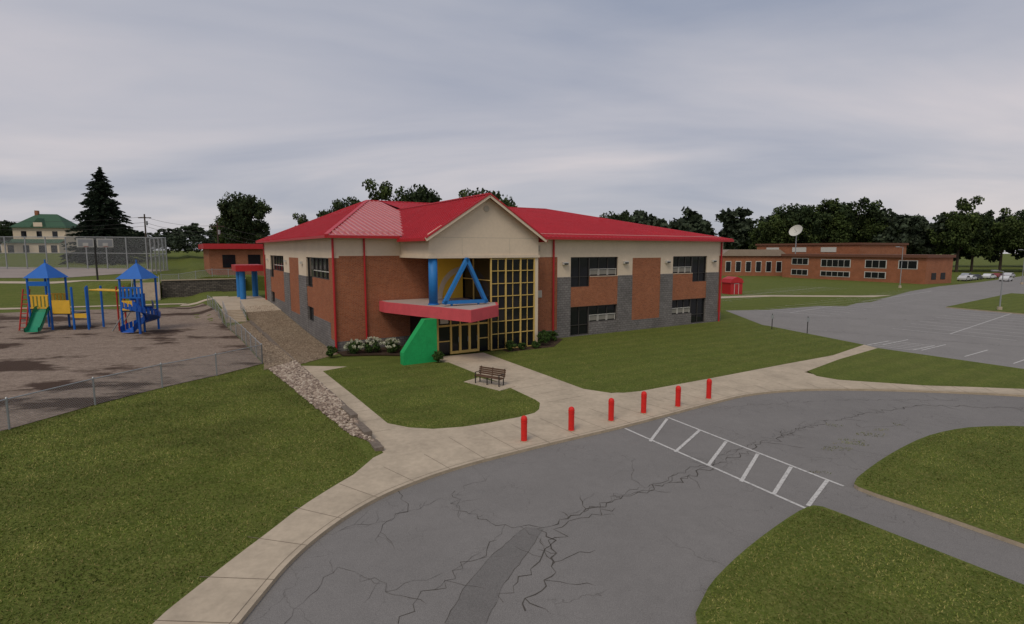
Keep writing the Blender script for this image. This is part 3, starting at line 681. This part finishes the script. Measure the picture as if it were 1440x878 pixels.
c.box(X2-.2,X2-.1,Y2-.95,Y2+.95,gz+2.0,gz+3.4,mPlayB)
for x in (X1+2.9,X1+4.2): c.cyl((x,Y1-.9,gz),(x,Y1-.9,gz+4.0),.09,mPlayB,10); c.cyl((x,Y1+.9,gz),(x,Y1+.9,gz+4.0),.09,mPlayB,10)
panel(X1+3.0,X1+4.1,Y1-.9,gz+1.2,gz+1.6,mPlayY,False)
c.obj('panels',e)
c=MB()
xa,xb=X1+4.2,X2-.95
for dy in (-.45,.45): c.cyl((xa,Y1+dy,gz+3.7),(xb,Y2+dy,gz+3.7),.07,mPlayY,8)
for i in range(14): t=i/13; c.cyl((xa+(xb-xa)*t,Y1+(Y2-Y1)*t-.45,gz+3.7),(xa+(xb-xa)*t,Y1+(Y2-Y1)*t+.45,gz+3.7),.05,mPlayY,6)
t=.78
for dy in (-.45,.45): c.cyl((xa+(xb-xa)*t,Y1+(Y2-Y1)*t+dy,gz),(xa+(xb-xa)*t,Y1+(Y2-Y1)*t+dy,gz+4.1),.07,mPlayR,8)
c.obj('overhead_ladder',e)
c=MB()
def chute(P,w,m,sd=.28):
    for p,q in zip(P,P[1:]):
        p,q=Vector(p),Vector(q); d=(q-p); s=Vector((-d.y,d.x,0)).normalized()*w/2; u=Vector((0,0,sd))
        c.add([p+s,p-s,q-s,q+s,p+s+u,p-s+u,q-s+u,q+s+u],[(0,1,2,3),(0,3,7,4),(1,5,6,2)],m)
        c.add([p+s*1.15,q+s*1.15,q+s*1.15+u,p+s*1.15+u,p-s*1.15,q-s*1.15,q-s*1.15+u,p-s*1.15+u],[(0,1,2,3),(4,5,6,7)],m)
chute([(X1+.3,Y1-.95,gz+2.0),(X1+.5,Y1-1.5,gz+1.8),(X1+1.0,Y1-2.7,gz+.7),(X1+1.2,Y1-3.2,gz+.35),(X1+1.35,Y1-3.6,gz+.3)],.9,mSlideG,.35)
c.obj('slide',e); c=MB()
pts=[]
for i in range(26):
    t=i/25; an=-.3+t*5.2; pts.append((X2+1.2+1.0*math.sin(an),Y2-1.9-1.0*math.cos(an),gz+2.3*(1-t)+.25))
chute(pts,1.0,mSlideB,.5)
c.cyl((X2+1.2,Y2-1.9,gz),(X2+1.2,Y2-1.9,gz+3.2),.11,mSlideB,10)
chute([(X2+.95,Y2-.4,gz+2.05),(X2+1.1,Y2-.8,gz+2.4)],.9,mSlideB,.6)
c.obj('spiral_slide',e)
c=MB()
for dx in (-1.7,-1.1):
    c.cyl((X1+dx,Y1-1.4,gz),(X1+dx,Y1-.6,gz+3.8),.06,mPlayR,8)
for i in range(8): z=.35+i*.42; c.cyl((X1-1.7,Y1-1.4+z*.21,gz+z),(X1-1.1,Y1-1.4+z*.21,gz+z),.04,mPlayR,6)
for dx in (-.4,.4): c.cyl((X2-1.0,Y2+dx,gz+2),(X2-2.4,Y2+dx,gz),.05,mSteel,6)
c.obj('climbers',e)
x,y=-67,88; z=H(x,y); e=empty('basketball_hoop',(x,y,z),.9); c=MB()
c.cyl((0,0,0),(0,0,6.4),.14,mDark,8)
for sx in (-1,1):
    c.bar((0,0,5.4),(sx*1.2,-.3,5.8),.1,.1,mDark); c.box(sx*1.3-1.1,sx*1.3+1.1,-.4,-.33,5.3,6.7,mWhite); c.box(sx*1.3-.95,sx*1.3+.95,-.43,-.401,5.45,6.55,mSteel); c.box(sx*1.3-.35,sx*1.3+.35,-.45,-.431,5.5,6.0,mWhite)
    for i in range(10): a0,a1=i*.628,(i+1)*.628; c.bar((sx*1.3+.3*math.cos(a0),-.75+.3*math.sin(a0),5.4),(sx*1.3+.3*math.cos(a1),-.75+.3*math.sin(a1),5.4),.04,.04,mRed)
c.obj('pole_and_boards',e)
# ------------------------------------------------------------ trees
def leaves(centers,sig,nper,size,rng,squash=.8):
    c=np.repeat(centers,nper,axis=0); s=np.repeat(sig,nper)[:,None]
    d=rng.normal(size=c.shape); d/=np.linalg.norm(d,axis=1)[:,None]+1e-9; rad=rng.uniform(.15,1,len(c))[:,None]**.6
    p=c+d*rad*s*np.array([1,1,squash])
    a=rng.normal(size=p.shape); a/=np.linalg.norm(a,axis=1)[:,None]; b=np.cross(a,d+rng.normal(size=p.shape)*.6); b/=np.linalg.norm(b,axis=1)[:,None]+1e-9
    sz=(size*rng.uniform(.55,1.3,len(p)))[:,None]
    return np.stack([p-a*sz*.5,p-b*sz*.4,p+a*sz*.5,p+b*sz*.4],1).reshape(-1,3)
def decid(seed,ncl=42,nper=170,size=.5,Hh=20.,Rr=7.,trunk=.3):
    rng=np.random.RandomState(seed); cs=[];sg=[]
    nl=rng.randint(5,8); lobes=[(np.array([rng.uniform(-.5,.5)*Rr,rng.uniform(-.5,.5)*Rr,Hh*rng.uniform(.36,.76)]),Rr*rng.uniform(.42,.66)) for _ in range(nl)]
    lobes.append((np.array([0,0,Hh*.66]),Rr*.75)); lobes.append((np.array([0,0,Hh*.48]),Rr*.8))
    for i in range(ncl):
        L,r=lobes[i%len(lobes)]; d=rng.normal(size=3); d/=np.linalg.norm(d); d[2]=d[2]*.9+.1
        p=L+d*r*rng.uniform(.45,1.0); p[2]=min(p[2],Hh*.94); p[2]=max(p[2],Hh*trunk); cs.append(p); sg.append(Rr*rng.uniform(.17,.33))
    cs=np.array(cs); return cs,leaves(cs,np.array(sg),nper,size,rng)
def treemesh(name,seed,mat,**k):
    cs,V=decid(seed,**k); Hh=k.get('Hh',20.); b=MB(); b.cyl((0,0,-.5),(0,0,Hh*.35),.42,mBark,8,.3); b.cyl((0,0,Hh*.35),(.3,.2,Hh*.75),.3,mBark,8,.08)
    r=random.Random(seed)
    for i in range(0,len(cs),4):
        b.cyl((0,0,Hh*r.uniform(.25,.5)),tuple(cs[i]),.14,mBark,5,.03)
    n0=len(b.v); nq=len(V)//4
    me=bpy.data.meshes.new(name); allv=b.v+[tuple(v) for v in V]; F=b.f+[(n0+4*i,n0+4*i+1,n0+4*i+2,n0+4*i+3) for i in range(nq)]
    me.from_pydata(allv,[],F); me.materials.append(mBark); me.materials.append(mat)
    me.polygons.foreach_set('material_index',[0]*len(b.f)+[1]*nq); me.update(); return me
protos=[treemesh('deciduous_tree',s,mLeafD if s%2 else mLeaf,ncl=80,nper=150,size=.6,trunk=.2) for s in (11,12,13,14)]
def put(i,x,y,ztop,wf=1.,name='deciduous_tree'):
    z=H(x,y)-.2; s=(ztop-z)/19.5; o=bpy.data.objects.new(name,protos[i%4]); COL.objects.link(o); o.location=(x,y,z); o.scale=(s*wf,s*wf,s); o.rotation_euler=(0,0,R.uniform(0,6.3)); return o
for i,(x,y,zt,wf) in enumerate([(-35,120,21.5,.8),(-27.5,121,23.5,.85),(-20.7,118,24.5,.75),(-11,122,22.8,.8),(-5.8,119,23.6,.75),(0,124,19.5,.8),(22.5,120,18.5,.8),
  (-67,131,20,.7),(-61.5,126,23,.8),(-47,124,16.5,.7),(-142,152,16.5,.8),
  (105,220,26.8,.95),(115,222,29.7,1),(124,219,28.8,1),(134,220,31.5,1.05),(143,222,29.5,1),(152,224,21,1.),
  (163,200,27.5,.85),(171,203,25,.85),(178,199,24.8,.9),(187,196,26,.9),(196,200,28,.9)]):
    put(i,x,y,zt,wf)
allV=[]
def mass(x,y,zt,wf,seed,nper=60,size=1.0):
    cs,V=decid(seed,ncl=40,nper=nper,size=size,trunk=.06); z=H(x,y)-.5; s=(zt-z)/19.5; V=V*np.array([s*wf,s*wf,s])+np.array([x,y,z]); allV.append(V)
sd=100
for x in np.arange(50,420,6.5): mass(x+R.uniform(-3,3),265+R.uniform(-12,12),R.uniform(21,30) if x<200 else R.uniform(19,25),1.1,sd,55,1.5); sd+=1
for x in np.arange(-420,60,9.): mass(x+R.uniform(-4,4),290+R.uniform(-15,15),R.uniform(16,24),1.4,sd,45,1.9); sd+=1
for x in (4,9,14,18): mass(x,135,R.uniform(16.5,18.2),.9,sd,90,.6); sd+=1
for px in np.arange(150,300,8.): mass(px,212+R.uniform(-6,6),R.uniform(16,25),1.,sd,60,1.2); sd+=1
for px in np.arange(-100,-60,5.): mass(px,150+R.uniform(-5,5),R.uniform(11,14),1.5,sd,60,.8); sd+=1
for px in np.arange(-190,-120,7.): mass(px,205+R.uniform(-5,5),R.uniform(15,19),1.4,sd,60,1.1); sd+=1
V=np.concatenate(allV); nq=len(V)//4
me=bpy.data.meshes.new('distant_treeline'); me.vertices.add(len(V)); me.vertices.foreach_set('co',V.ravel().astype(np.float32))
me.loops.add(nq*4); me.loops.foreach_set('vertex_index',np.arange(nq*4,dtype=np.int32)); me.polygons.add(nq); me.polygons.foreach_set('loop_start',np.arange(0,nq*4,4,dtype=np.int32)); me.polygons.foreach_set('loop_total',np.full(nq,4,dtype=np.int32))
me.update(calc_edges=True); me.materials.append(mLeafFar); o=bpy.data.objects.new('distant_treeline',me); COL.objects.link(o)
def spruce(x,y,zt,Rr,seed,nl=60):
    rng=np.random.RandomState(seed); z0=H(x,y)-.2; Hh=zt-z0; b=MB(); b.cyl((0,0,0),(0,0,Hh*.97),.4,mBark,8,.04); q=[]
    for i in range(nl):
        t=i/nl; zz=Hh*(.05+.94*t); r=Rr*(1-t)**.8*rng.uniform(.72,1.18)+.2; nb=max(6,int(15*(1-t)+5))
        for j in range(nb):
            an=rng.uniform(0,6.283); rr=r*rng.uniform(.6,1.15); npt=max(3,int(rr*4))
            for k_ in range(npt):
                u=(k_+rng.uniform(0,1))/npt; px_=math.cos(an)*rr*u; py_=math.sin(an)*rr*u; pz=zz-rr*.25*u+rng.normal()*.15
                L=.6+.35*rng.rand(); a2=an+rng.uniform(-1.,1.); dx,dy=math.cos(a2)*L,math.sin(a2)*L; wx,wy=-math.sin(a2)*.24,math.cos(a2)*.24
                q+= [(px_+wx,py_+wy,pz+.05),(px_+dx,py_+dy,pz-.3),(px_-wx,py_-wy,pz+.05),(px_,py_,pz-.42)]
    n0=len(b.v); nq=len(q)//4; me=bpy.data.meshes.new('spruce_tree'); me.from_pydata(b.v+q,[],b.f+[(n0+4*i,n0+4*i+1,n0+4*i+2,n0+4*i+3) for i in range(nq)])
    me.materials.append(mBark); me.materials.append(mLeafS); me.polygons.foreach_set('material_index',[0]*len(b.f)+[1]*nq)
    o=bpy.data.objects.new('spruce_tree',me); COL.objects.link(o); o.location=(x,y,z0)
spruce(-104,140,29,8.4,5); spruce(-150,170,16,3.5,6,30); spruce(-118,175,14,3,8,30)
def shrub(name,x,y,r,h,mats,seed,fl=False):
    rng=np.random.RandomState(seed); e=empty(name,(x,y,.13)); cs=[];sg=[]
    for i in range(22):
        d=rng.normal(size=3); d/=np.linalg.norm(d); cs.append([d[0]*r*.65,d[1]*r*.65,h*.5+d[2]*h*.35]); sg.append(r*.35)
    V=leaves(np.array(cs),np.array(sg),70,.10,rng); 
    def mk(n,V,m):
        nq=len(V)//4; me=bpy.data.meshes.new(n); me.from_pydata([tuple(v) for v in V],[],[(4*i,4*i+1,4*i+2,4*i+3) for i in range(nq)]); me.materials.append(m); o=bpy.data.objects.new(n,me); COL.objects.link(o); o.parent=e
    mk('leaves',V,mats)
    if fl:
        fc=[]
        for i in range(30):
            d=rng.normal(size=3); d/=np.linalg.norm(d); d[2]=abs(d[2]); fc.append([d[0]*r*.95,d[1]*r*.95,h*.5+d[2]*h*.55])
        mk('flowers',leaves(np.array(fc),np.full(30,.15),34,.08,rng),mHyd)
    b=MB()
    for i in range(5): b.cyl((0,0,-.1),(rng.uniform(-.3,.3),rng.uniform(-.3,.3),h*.6),.02,mBark,5)
    b.obj('stems',e)
for i,(a,b_,r,h,f) in enumerate([(.9,-1.5,.75,1.0,True),(2.2,-1.9,.8,1.1,True),(3.5,-2.6,.75,1.0,True),(4.4,-3.8,.55,.8,False),(-.9,-1.6,.5,.8,False),(5.1,-7.6,.45,.8,False),(11.6,-6.9,.5,1.0,False),(12.7,-6.9,.4,.6,False),(15.2,-6.3,.6,1.3,False),(16.0,-5.3,.65,1.2,False),(17.2,-4.8,.6,.9,False),(14.0,-6.9,.4,.6,False)]):
    x,y=toW(a,b_); shrub('hydrangea_bush' if f else 'shrub',x,y,r,h,mShrub,40+i,f)
# ------------------------------------------------------------ far buildings
v=Vector((97.3-80.5,128.2-162.2)); L=v.length; e=empty('brick_school_wing',(80.5,162.2,0),math.atan2(v.y,v.x)); c=MB()
c.box(0,L,0,11.5,0,6.2,mBrick2); c.box(-.4,L+.4,-.5,11.9,6.2,6.9,mBrownR)
for i,(x0,x1,z0,z1) in enumerate([(3,8,4,5.6),(3,8,1.0,2.4),(12,20,3.6,5.4),(12,20,1,2.2),(24,29,3.6,5.4),(24,29,1.,2.4),(32,36,3.6,5.4)]):
    c.box(x0-.15,x1+.15,-.06,-.002,z0-.15,z1+.15,mWhite)
    n=max(2,int((x1-x0)/1.4))
    for k_ in range(n): c.box(x0+(x1-x0)*k_/n+.07,x0+(x1-x0)*(k_+1)/n-.07,-.09,-.062,z0,z1,mGlass)
for yy in (2.5,6.5): c.box(L+.002,L+.06,yy,yy+2,1,2.6,mGlass)
c.obj('walls',e); c=MB(); c.box(-26,10,20,44,0,9.6,mBrick2); c.box(-26.4,10.4,19.6,44.4,9.6,10.2,mBrownR)
for x in (-22,-12,-2): c.box(x,x+5,19.9,19.99,7.4,8.9,mWhite)
c.obj('upper_block',e)
e=empty('brick_school_wing.001',(66,172,0),-.15); c=MB(); c.box(0,19,0,14,0,6.2,mBrick2); c.prismY([(-.6,6.2),(19.6,6.2),(17,8.2),(2,8.2)],-.6,14.6,mTan)
for i in range(6): x=1.2+i*3; c.box(x,x+1.7,-.06,-.002,1.2,4.6,mWhite); c.box(x+.15,x+1.55,-.09,-.062,1.4,4.4,mGlass)
c.obj('walls',e)
e=empty('garden_shed',(40.5,100,0),.3); c=MB(); c.box(-1.3,1.3,-1.2,1.2,0,2.1,mRed); c.prismY([(-1.45,2.1),(1.45,2.1),(1.1,2.8),(0,3.2),(-1.1,2.8)],-1.35,1.35,mRed)
for x in (-.5,.42): c.box(x,x+.08,-1.24,-1.201,0,1.9,mWhite)
c.box(-.5,.5,-1.24,-1.201,1.9,1.98,mWhite); c.obj('shed_body',e)
e=empty('satellite_dish',(87,168,0)); c=MB(); c.cyl((0,0,0),(0,0,12.6),.15,mSteel,8)
n=20; dr=Vector((-.7,-.5,.55)).normalized(); q=dr.orthogonal().normalized(); w_=dr.cross(q); ce=Vector((0,0,13.6)); rings=[]
for j in range(5):
    rr=2.0*j/4; rings.append([ce+dr*(.18*rr*rr)+(q*math.cos(6.2832*i/n)+w_*math.sin(6.2832*i/n))*max(rr,.05) for i in range(n)])
for r0,r1 in zip(rings,rings[1:]): c.add(r0+r1,[(i,(i+1)%n,n+(i+1)%n,n+i) for i in range(n)],mWhite)
c.cyl((0,0,12.6),ce,.1,mSteel,6); c.cyl(ce,ce+dr*1.8,.05,mSteel,6); c.obj('dish',e)
def lamp(x,y,h):
    e=empty('street_lamp',(x,y,0)); c=MB(); c.cyl((0,0,0),(0,0,.5),.28,mConc,12); c.cyl((0,0,.5),(0,0,h),.09,mSteel,8,.06)
    c.bar((0,0,h),(-.9,0,h+.1),.08,.08,mSteel); c.box(-1.5,-.8,-.18,.18,h+.02,h+.2,mSteel); c.obj('pole_and_head',e)
lamp(64.9,72,5.2); lamp(82.8,116,8.6); lamp(120,128,8)
for (x,y) in ((26.0,53.9),(28.3,51.6)):
    e=empty('sign_post',(x,y,.0)); c=MB(); c.cyl((0,0,0),(0,0,1.7),.04,mDark,6); c.box(-.13,.13,-.055,-.046,1.2,1.6,mSteel); c.obj('post_and_sign',e)
PO=[(-80,120,15.8),(-60,112,13.6),(-132,135,16)]
for x,y,zt_ in PO:
    e=empty('utility_pole',(x,y,0)); c=MB(); z=H(x,y); c.cyl((0,0,z),(0,0,zt_),.2,mBark,8,.14); c.box(-1.4,1.4,-.08,.08,zt_-.9,zt_-.7,mBark); c.cyl((.35,0,zt_-2.4),(.35,0,zt_-1.5),.25,mSteel,8); c.obj('pole',e)
c=MB()
for (a,b_) in ((PO[2],PO[0]),(PO[0],PO[1]),(PO[1],(-35,105,10))):
    for dz in (-.6,-1.8,-2.6):
        pv=None
        for i in range(13):
            t=i/12; p=Vector((a[0]+(b_[0]-a[0])*t,a[1]+(b_[1]-a[1])*t,a[2]+(b_[2]-a[2])*t+dz-3*t*(1-t)))
            if pv is not None: c.cyl(pv,p,.035,mDark,4)
            pv=p
c.obj('power_lines')
hx,hy=-139,165; e=empty('farmhouse',(hx,hy,H(hx,hy)),.25); c=MB(); c.box(-6.5,6.5,-5,5,-1,7.5,mCream)
c.add([(-7.2,-5.7,7.4),(7.2,-5.7,7.4),(7.2,5.7,7.4),(-7.2,5.7,7.4),(-2.5,0,11.6),(2.5,0,11.6)],[(0,1,5,4),(1,2,5),(2,3,4,5),(3,0,4),(3,2,1,0)],mGreenR)
c.box(-8,6,-8,-5.001,-1,2.9,mCream); c.add([(-8.4,-8.4,2.92),(6.4,-8.4,2.92),(6.4,-5,4.1),(-8.4,-5,4.1)],[(0,1,2,3)],mGreenR)
c.prismY([(-2,7.6),(2,7.6),(0,10.2)],-5.4,-1,mGreenR); c.box(-1.1,1.1,-5.45,-5.401,7.7,8.9,mCream); c.box(-3,-2.2,-.5,.5,10,12.6,mBrick2)
for x in (-4.5,-.7,3.2): c.box(x,x+1.3,-5.05,-5.001,4.6,6.4,mGlass)
for x in (-6.5,-2.8,1,4): c.box(x,x+1.5,-8.05,-8.001,.2,2.3,mGlass)
c.obj('walls_and_roof',e)
def car(x,y,rz,col):
    e=empty('parked_car',(x,y,0),rz); m=M('car_paint',col,.3,.03,2,spec=.6); c=MB()
    prof=[(-2.2,.35),(-2.25,.75),(-2.1,.95),(-1.5,1.0),(-.95,1.42),(.5,1.45),(1.15,1.0),(2.0,.88),(2.25,.6),(2.2,.35)]
    c.prismY(prof,-.88,.88,m); c.obj('body',e); c=MB()
    c.prismY([(-1.38,1.02),(-.9,1.37),(.46,1.39),(1.0,1.02)],-.895,.895,mGlass)
    c.add([(.53,-.75,1.43),(.53,.75,1.43),(1.13,.75,1.03),(1.13,-.75,1.03)],[(0,1,2,3)],mGlass)
    c.obj('windows',e); c=MB()
    for wx in (-1.4,1.4):
        for wy in (-.8,.8): c.cyl((wx,wy-.12,.33),(wx,wy+.12,.33),.33,mDark,16); c.cyl((wx,wy-.13,.33),(wx,wy+.13,.33),.18,mSteel,12)
    c.obj('wheels',e)
for x,y,r,cc in ((118,142,.6,(.5,.5,.5)),(122,145,.6,(.6,.6,.61)),(127,149,.6,(.03,.03,.04)),(134,153,.5,(.65,.65,.65)),(140,157,.5,(.2,.03,.03)),(131,157,.6,(.3,.32,.35)),(128,141,.6,(.6,.6,.6)),(146,160,.6,(.5,.5,.52))): car(x,y,r,cc)
# ------------------------------------------------------------ grass blades (foreground lawns)
def blades(name,poly,dens,zf,hs=1.):
    rng=np.random.RandomState(len(poly)*7+3); P_=np.array(poly); x0,y0=P_.min(0); x1,y1=P_.max(0)
    n=int((x1-x0)*(y1-y0)*dens); X=rng.uniform(x0,x1,n); Y=rng.uniform(y0,y1,n); ins=np.zeros(n,bool)
    for i in range(len(poly)):
        ax,ay=poly[i]; bx,by=poly[i-1]
        if ay==by: continue
        ins^=((ay>Y)!=(by>Y))&(X<(bx-ax)*(Y-ay)/(by-ay)+ax)
    keep=ins&(rng.uniform(0,1,n)<np.clip(22./np.maximum(Y,1),.25,1)**1.5)&(Y>8)&(np.abs(X)<Y*1.2+2)
    X,Y=X[keep],Y[keep]; Z=np.array([zf(a,b) for a,b in zip(X,Y)])
    n=len(X); an=rng.uniform(0,6.283,n); w_=rng.uniform(.008,.02,n); h=rng.uniform(.02,.06,n)*hs; lx=rng.normal(0,.035,n); ly=rng.normal(0,.035,n)
    V=np.empty((n,3,3)); V[:,0]=np.stack([X-np.cos(an)*w_,Y-np.sin(an)*w_,Z],1); V[:,1]=np.stack([X+np.cos(an)*w_,Y+np.sin(an)*w_,Z],1); V[:,2]=np.stack([X+lx,Y+ly,Z+h],1)
    me=bpy.data.meshes.new(name); me.vertices.add(n*3); me.vertices.foreach_set('co',V.ravel().astype(np.float32))
    me.loops.add(n*3); me.loops.foreach_set('vertex_index',np.arange(n*3,dtype=np.int32)); me.polygons.add(n); me.polygons.foreach_set('loop_start',np.arange(0,n*3,3,dtype=np.int32)); me.polygons.foreach_set('loop_total',np.full(n,3,dtype=np.int32))
    me.update(calc_edges=True); me.materials.append(mBlade); o=bpy.data.objects.new(name,me); COL.objects.link(o)
mound=[(-7.9,8),(-7.72,10.88),(-7.53,11.85),(-7.24,13.24),(-6.9,14.59),(-6.62,15.94),(-6.05,17.54),(-5.66,18.46),(-5.5,20)]+[BED[1],BED[2],BED[3],BED[4],(-16.1,34.3),(-17.1,30.6),(-18.4,27.7),(-19.5,24.5),(-20.4,21),(-20.4,8)]
zt=lambda v: (lambda x,y: v)
blades('grass_tufts',mound,460,H)
def shrinkp(poly,k):
    cx=sum(p[0] for p in poly)/len(poly); cy=sum(p[1] for p in poly)/len(poly); return [(cx+(x-cx)*k,cy+(y-cy)*k) for x,y in poly]
blades('grass_tufts.001',shrinkp(smoothpoly(isl1,1,True),.965),460,zt(.13)); blades('grass_tufts.002',shrinkp(smoothpoly(isl2,1,True),.975),350,zt(.13))
blades('grass_tufts.003',shrinkp(lawnL,.985),350,zt(.125)); blades('grass_tufts.004',shrinkp(lawnR,.99),120,zt(.13))
# weeds in the road joints and along the kerbs
for k,(wx,wy,wr) in enumerate([(13.1,21.3,.5),(14.3,22.0,.7),(15.6,23.0,.5),(16.6,23.6,.35),(11.2,18.9,.3),(12.0,17.0,.25),(14.8,24.2,.4),(17.8,24.4,.3)]):
    rr=random.Random(k); po=[(wx+wr*rr.uniform(.4,1.2)*1.4*math.cos(i*.7),wy+wr*rr.uniform(.3,.9)*math.sin(i*.7)) for i in range(9)]
    blades('weeds',po,170,zt(.006),.8)
# ------------------------------------------------------------ world + light + camera
wd=bpy.data.worlds.new('World'); scene.world=wd; wd.use_nodes=True; nt=wd.node_tree; N=nt.nodes; Lk=nt.links
bg=N['Background']; out=N['World Output']; sky=N.new('ShaderNodeTexSky'); sky.sky_type='NISHITA'; sky.sun_disc=False
SE,SA=math.radians(52),math.radians(205)
sky.sun_elevation=SE; sky.sun_rotation=SA; Lk.new(sky.outputs[0],bg.inputs[0]); bg.inputs[1].default_value=.06
tc=N.new('ShaderNodeTexCoord'); sx=N.new('ShaderNodeSeparateXYZ'); Lk.new(tc.outputs['Generated'],sx.inputs[0])
def mt(op,a,b=0.,c_=0.):
    m=N.new('ShaderNodeMath'); m.operation=op
    for i,v in enumerate((a,b,c_)):
        if hasattr(v,'is_output'): Lk.new(v,m.inputs[i])
        else: m.inputs[i].default_value=v
    return m.outputs[0]
zz=mt('ADD',mt('MAXIMUM',sx.outputs[2],0.),.2)
cb=N.new('ShaderNodeCombineXYZ'); Lk.new(mt('DIVIDE',sx.outputs[0],zz),cb.inputs[0]); Lk.new(mt('DIVIDE',sx.outputs[1],zz),cb.inputs[1])
mp=N.new('ShaderNodeMapping'); mp.inputs['Rotation'].default_value=(0,0,.35); mp.inputs['Scale'].default_value=(.5,1.0,1); mp.inputs['Location'].default_value=(1.3,.4,0); Lk.new(cb.outputs[0],mp.inputs[0])
n1=N.new('ShaderNodeTexNoise'); n1.inputs['Scale'].default_value=.9; n1.inputs['Detail'].default_value=6; n1.inputs['Roughness'].default_value=.5; n1.inputs['Distortion'].default_value=.5; Lk.new(mp.outputs[0],n1.inputs[0])
rp=N.new('ShaderNodeValToRGB'); e_=rp.color_ramp.elements; e_[0].position=.32; e_[0].color=(.35,.395,.49,1); e_[1].position=.66; e_[1].color=(.67,.645,.665,1)
q_=e_.new(.5); q_.color=(.50,.52,.58,1); Lk.new(n1.outputs[0],rp.inputs[0])
hz=N.new('ShaderNodeValToRGB'); h_=hz.color_ramp.elements; h_[0].position=0; h_[0].color=(.98,.95,.94,1); h_[1].position=.6; h_[1].color=(.76,.80,.87,1); q_=h_.new(.2); q_.color=(1.06,1.01,1.0,1); Lk.new(sx.outputs[2],hz.inputs[0])
mx=N.new('ShaderNodeMix'); mx.data_type='RGBA'; mx.blend_type='MULTIPLY'; mx.inputs[0].default_value=1; Lk.new(rp.outputs[0],mx.inputs[6]); Lk.new(hz.outputs[0],mx.inputs[7])
bg2=N.new('ShaderNodeBackground'); Lk.new(mx.outputs[2],bg2.inputs[0]); bg2.inputs[1].default_value=1.0
ms=N.new('ShaderNodeMixShader'); ms.inputs[0].default_value=.9; Lk.new(bg.outputs[0],ms.inputs[1]); Lk.new(bg2.outputs[0],ms.inputs[2]); Lk.new(ms.outputs[0],out.inputs[0])
sl_=bpy.data.lights.new('sun','SUN'); sl_.energy=1.5; sl_.angle=math.radians(25); sl_.color=(1,.90,.76); so=bpy.data.objects.new('sun',sl_); COL.objects.link(so)
dv=Vector((math.sin(SA)*math.cos(SE),math.cos(SA)*math.cos(SE),math.sin(SE))); so.rotation_euler=dv.to_track_quat('Z','Y').to_euler()
cd=bpy.data.cameras.new('camera'); cam=bpy.data.objects.new('camera',cd); COL.objects.link(cam); scene.camera=cam
cam.location=(0,0,8); cam.rotation_euler=(math.radians(90)-math.atan(87/765),0,0); cd.sensor_width=36; cd.lens=765/1440*36; cd.clip_end=5000; cd.clip_start=.1
scene.view_settings.view_transform='Standard'; scene.view_settings.look='None'; scene.view_settings.exposure=0
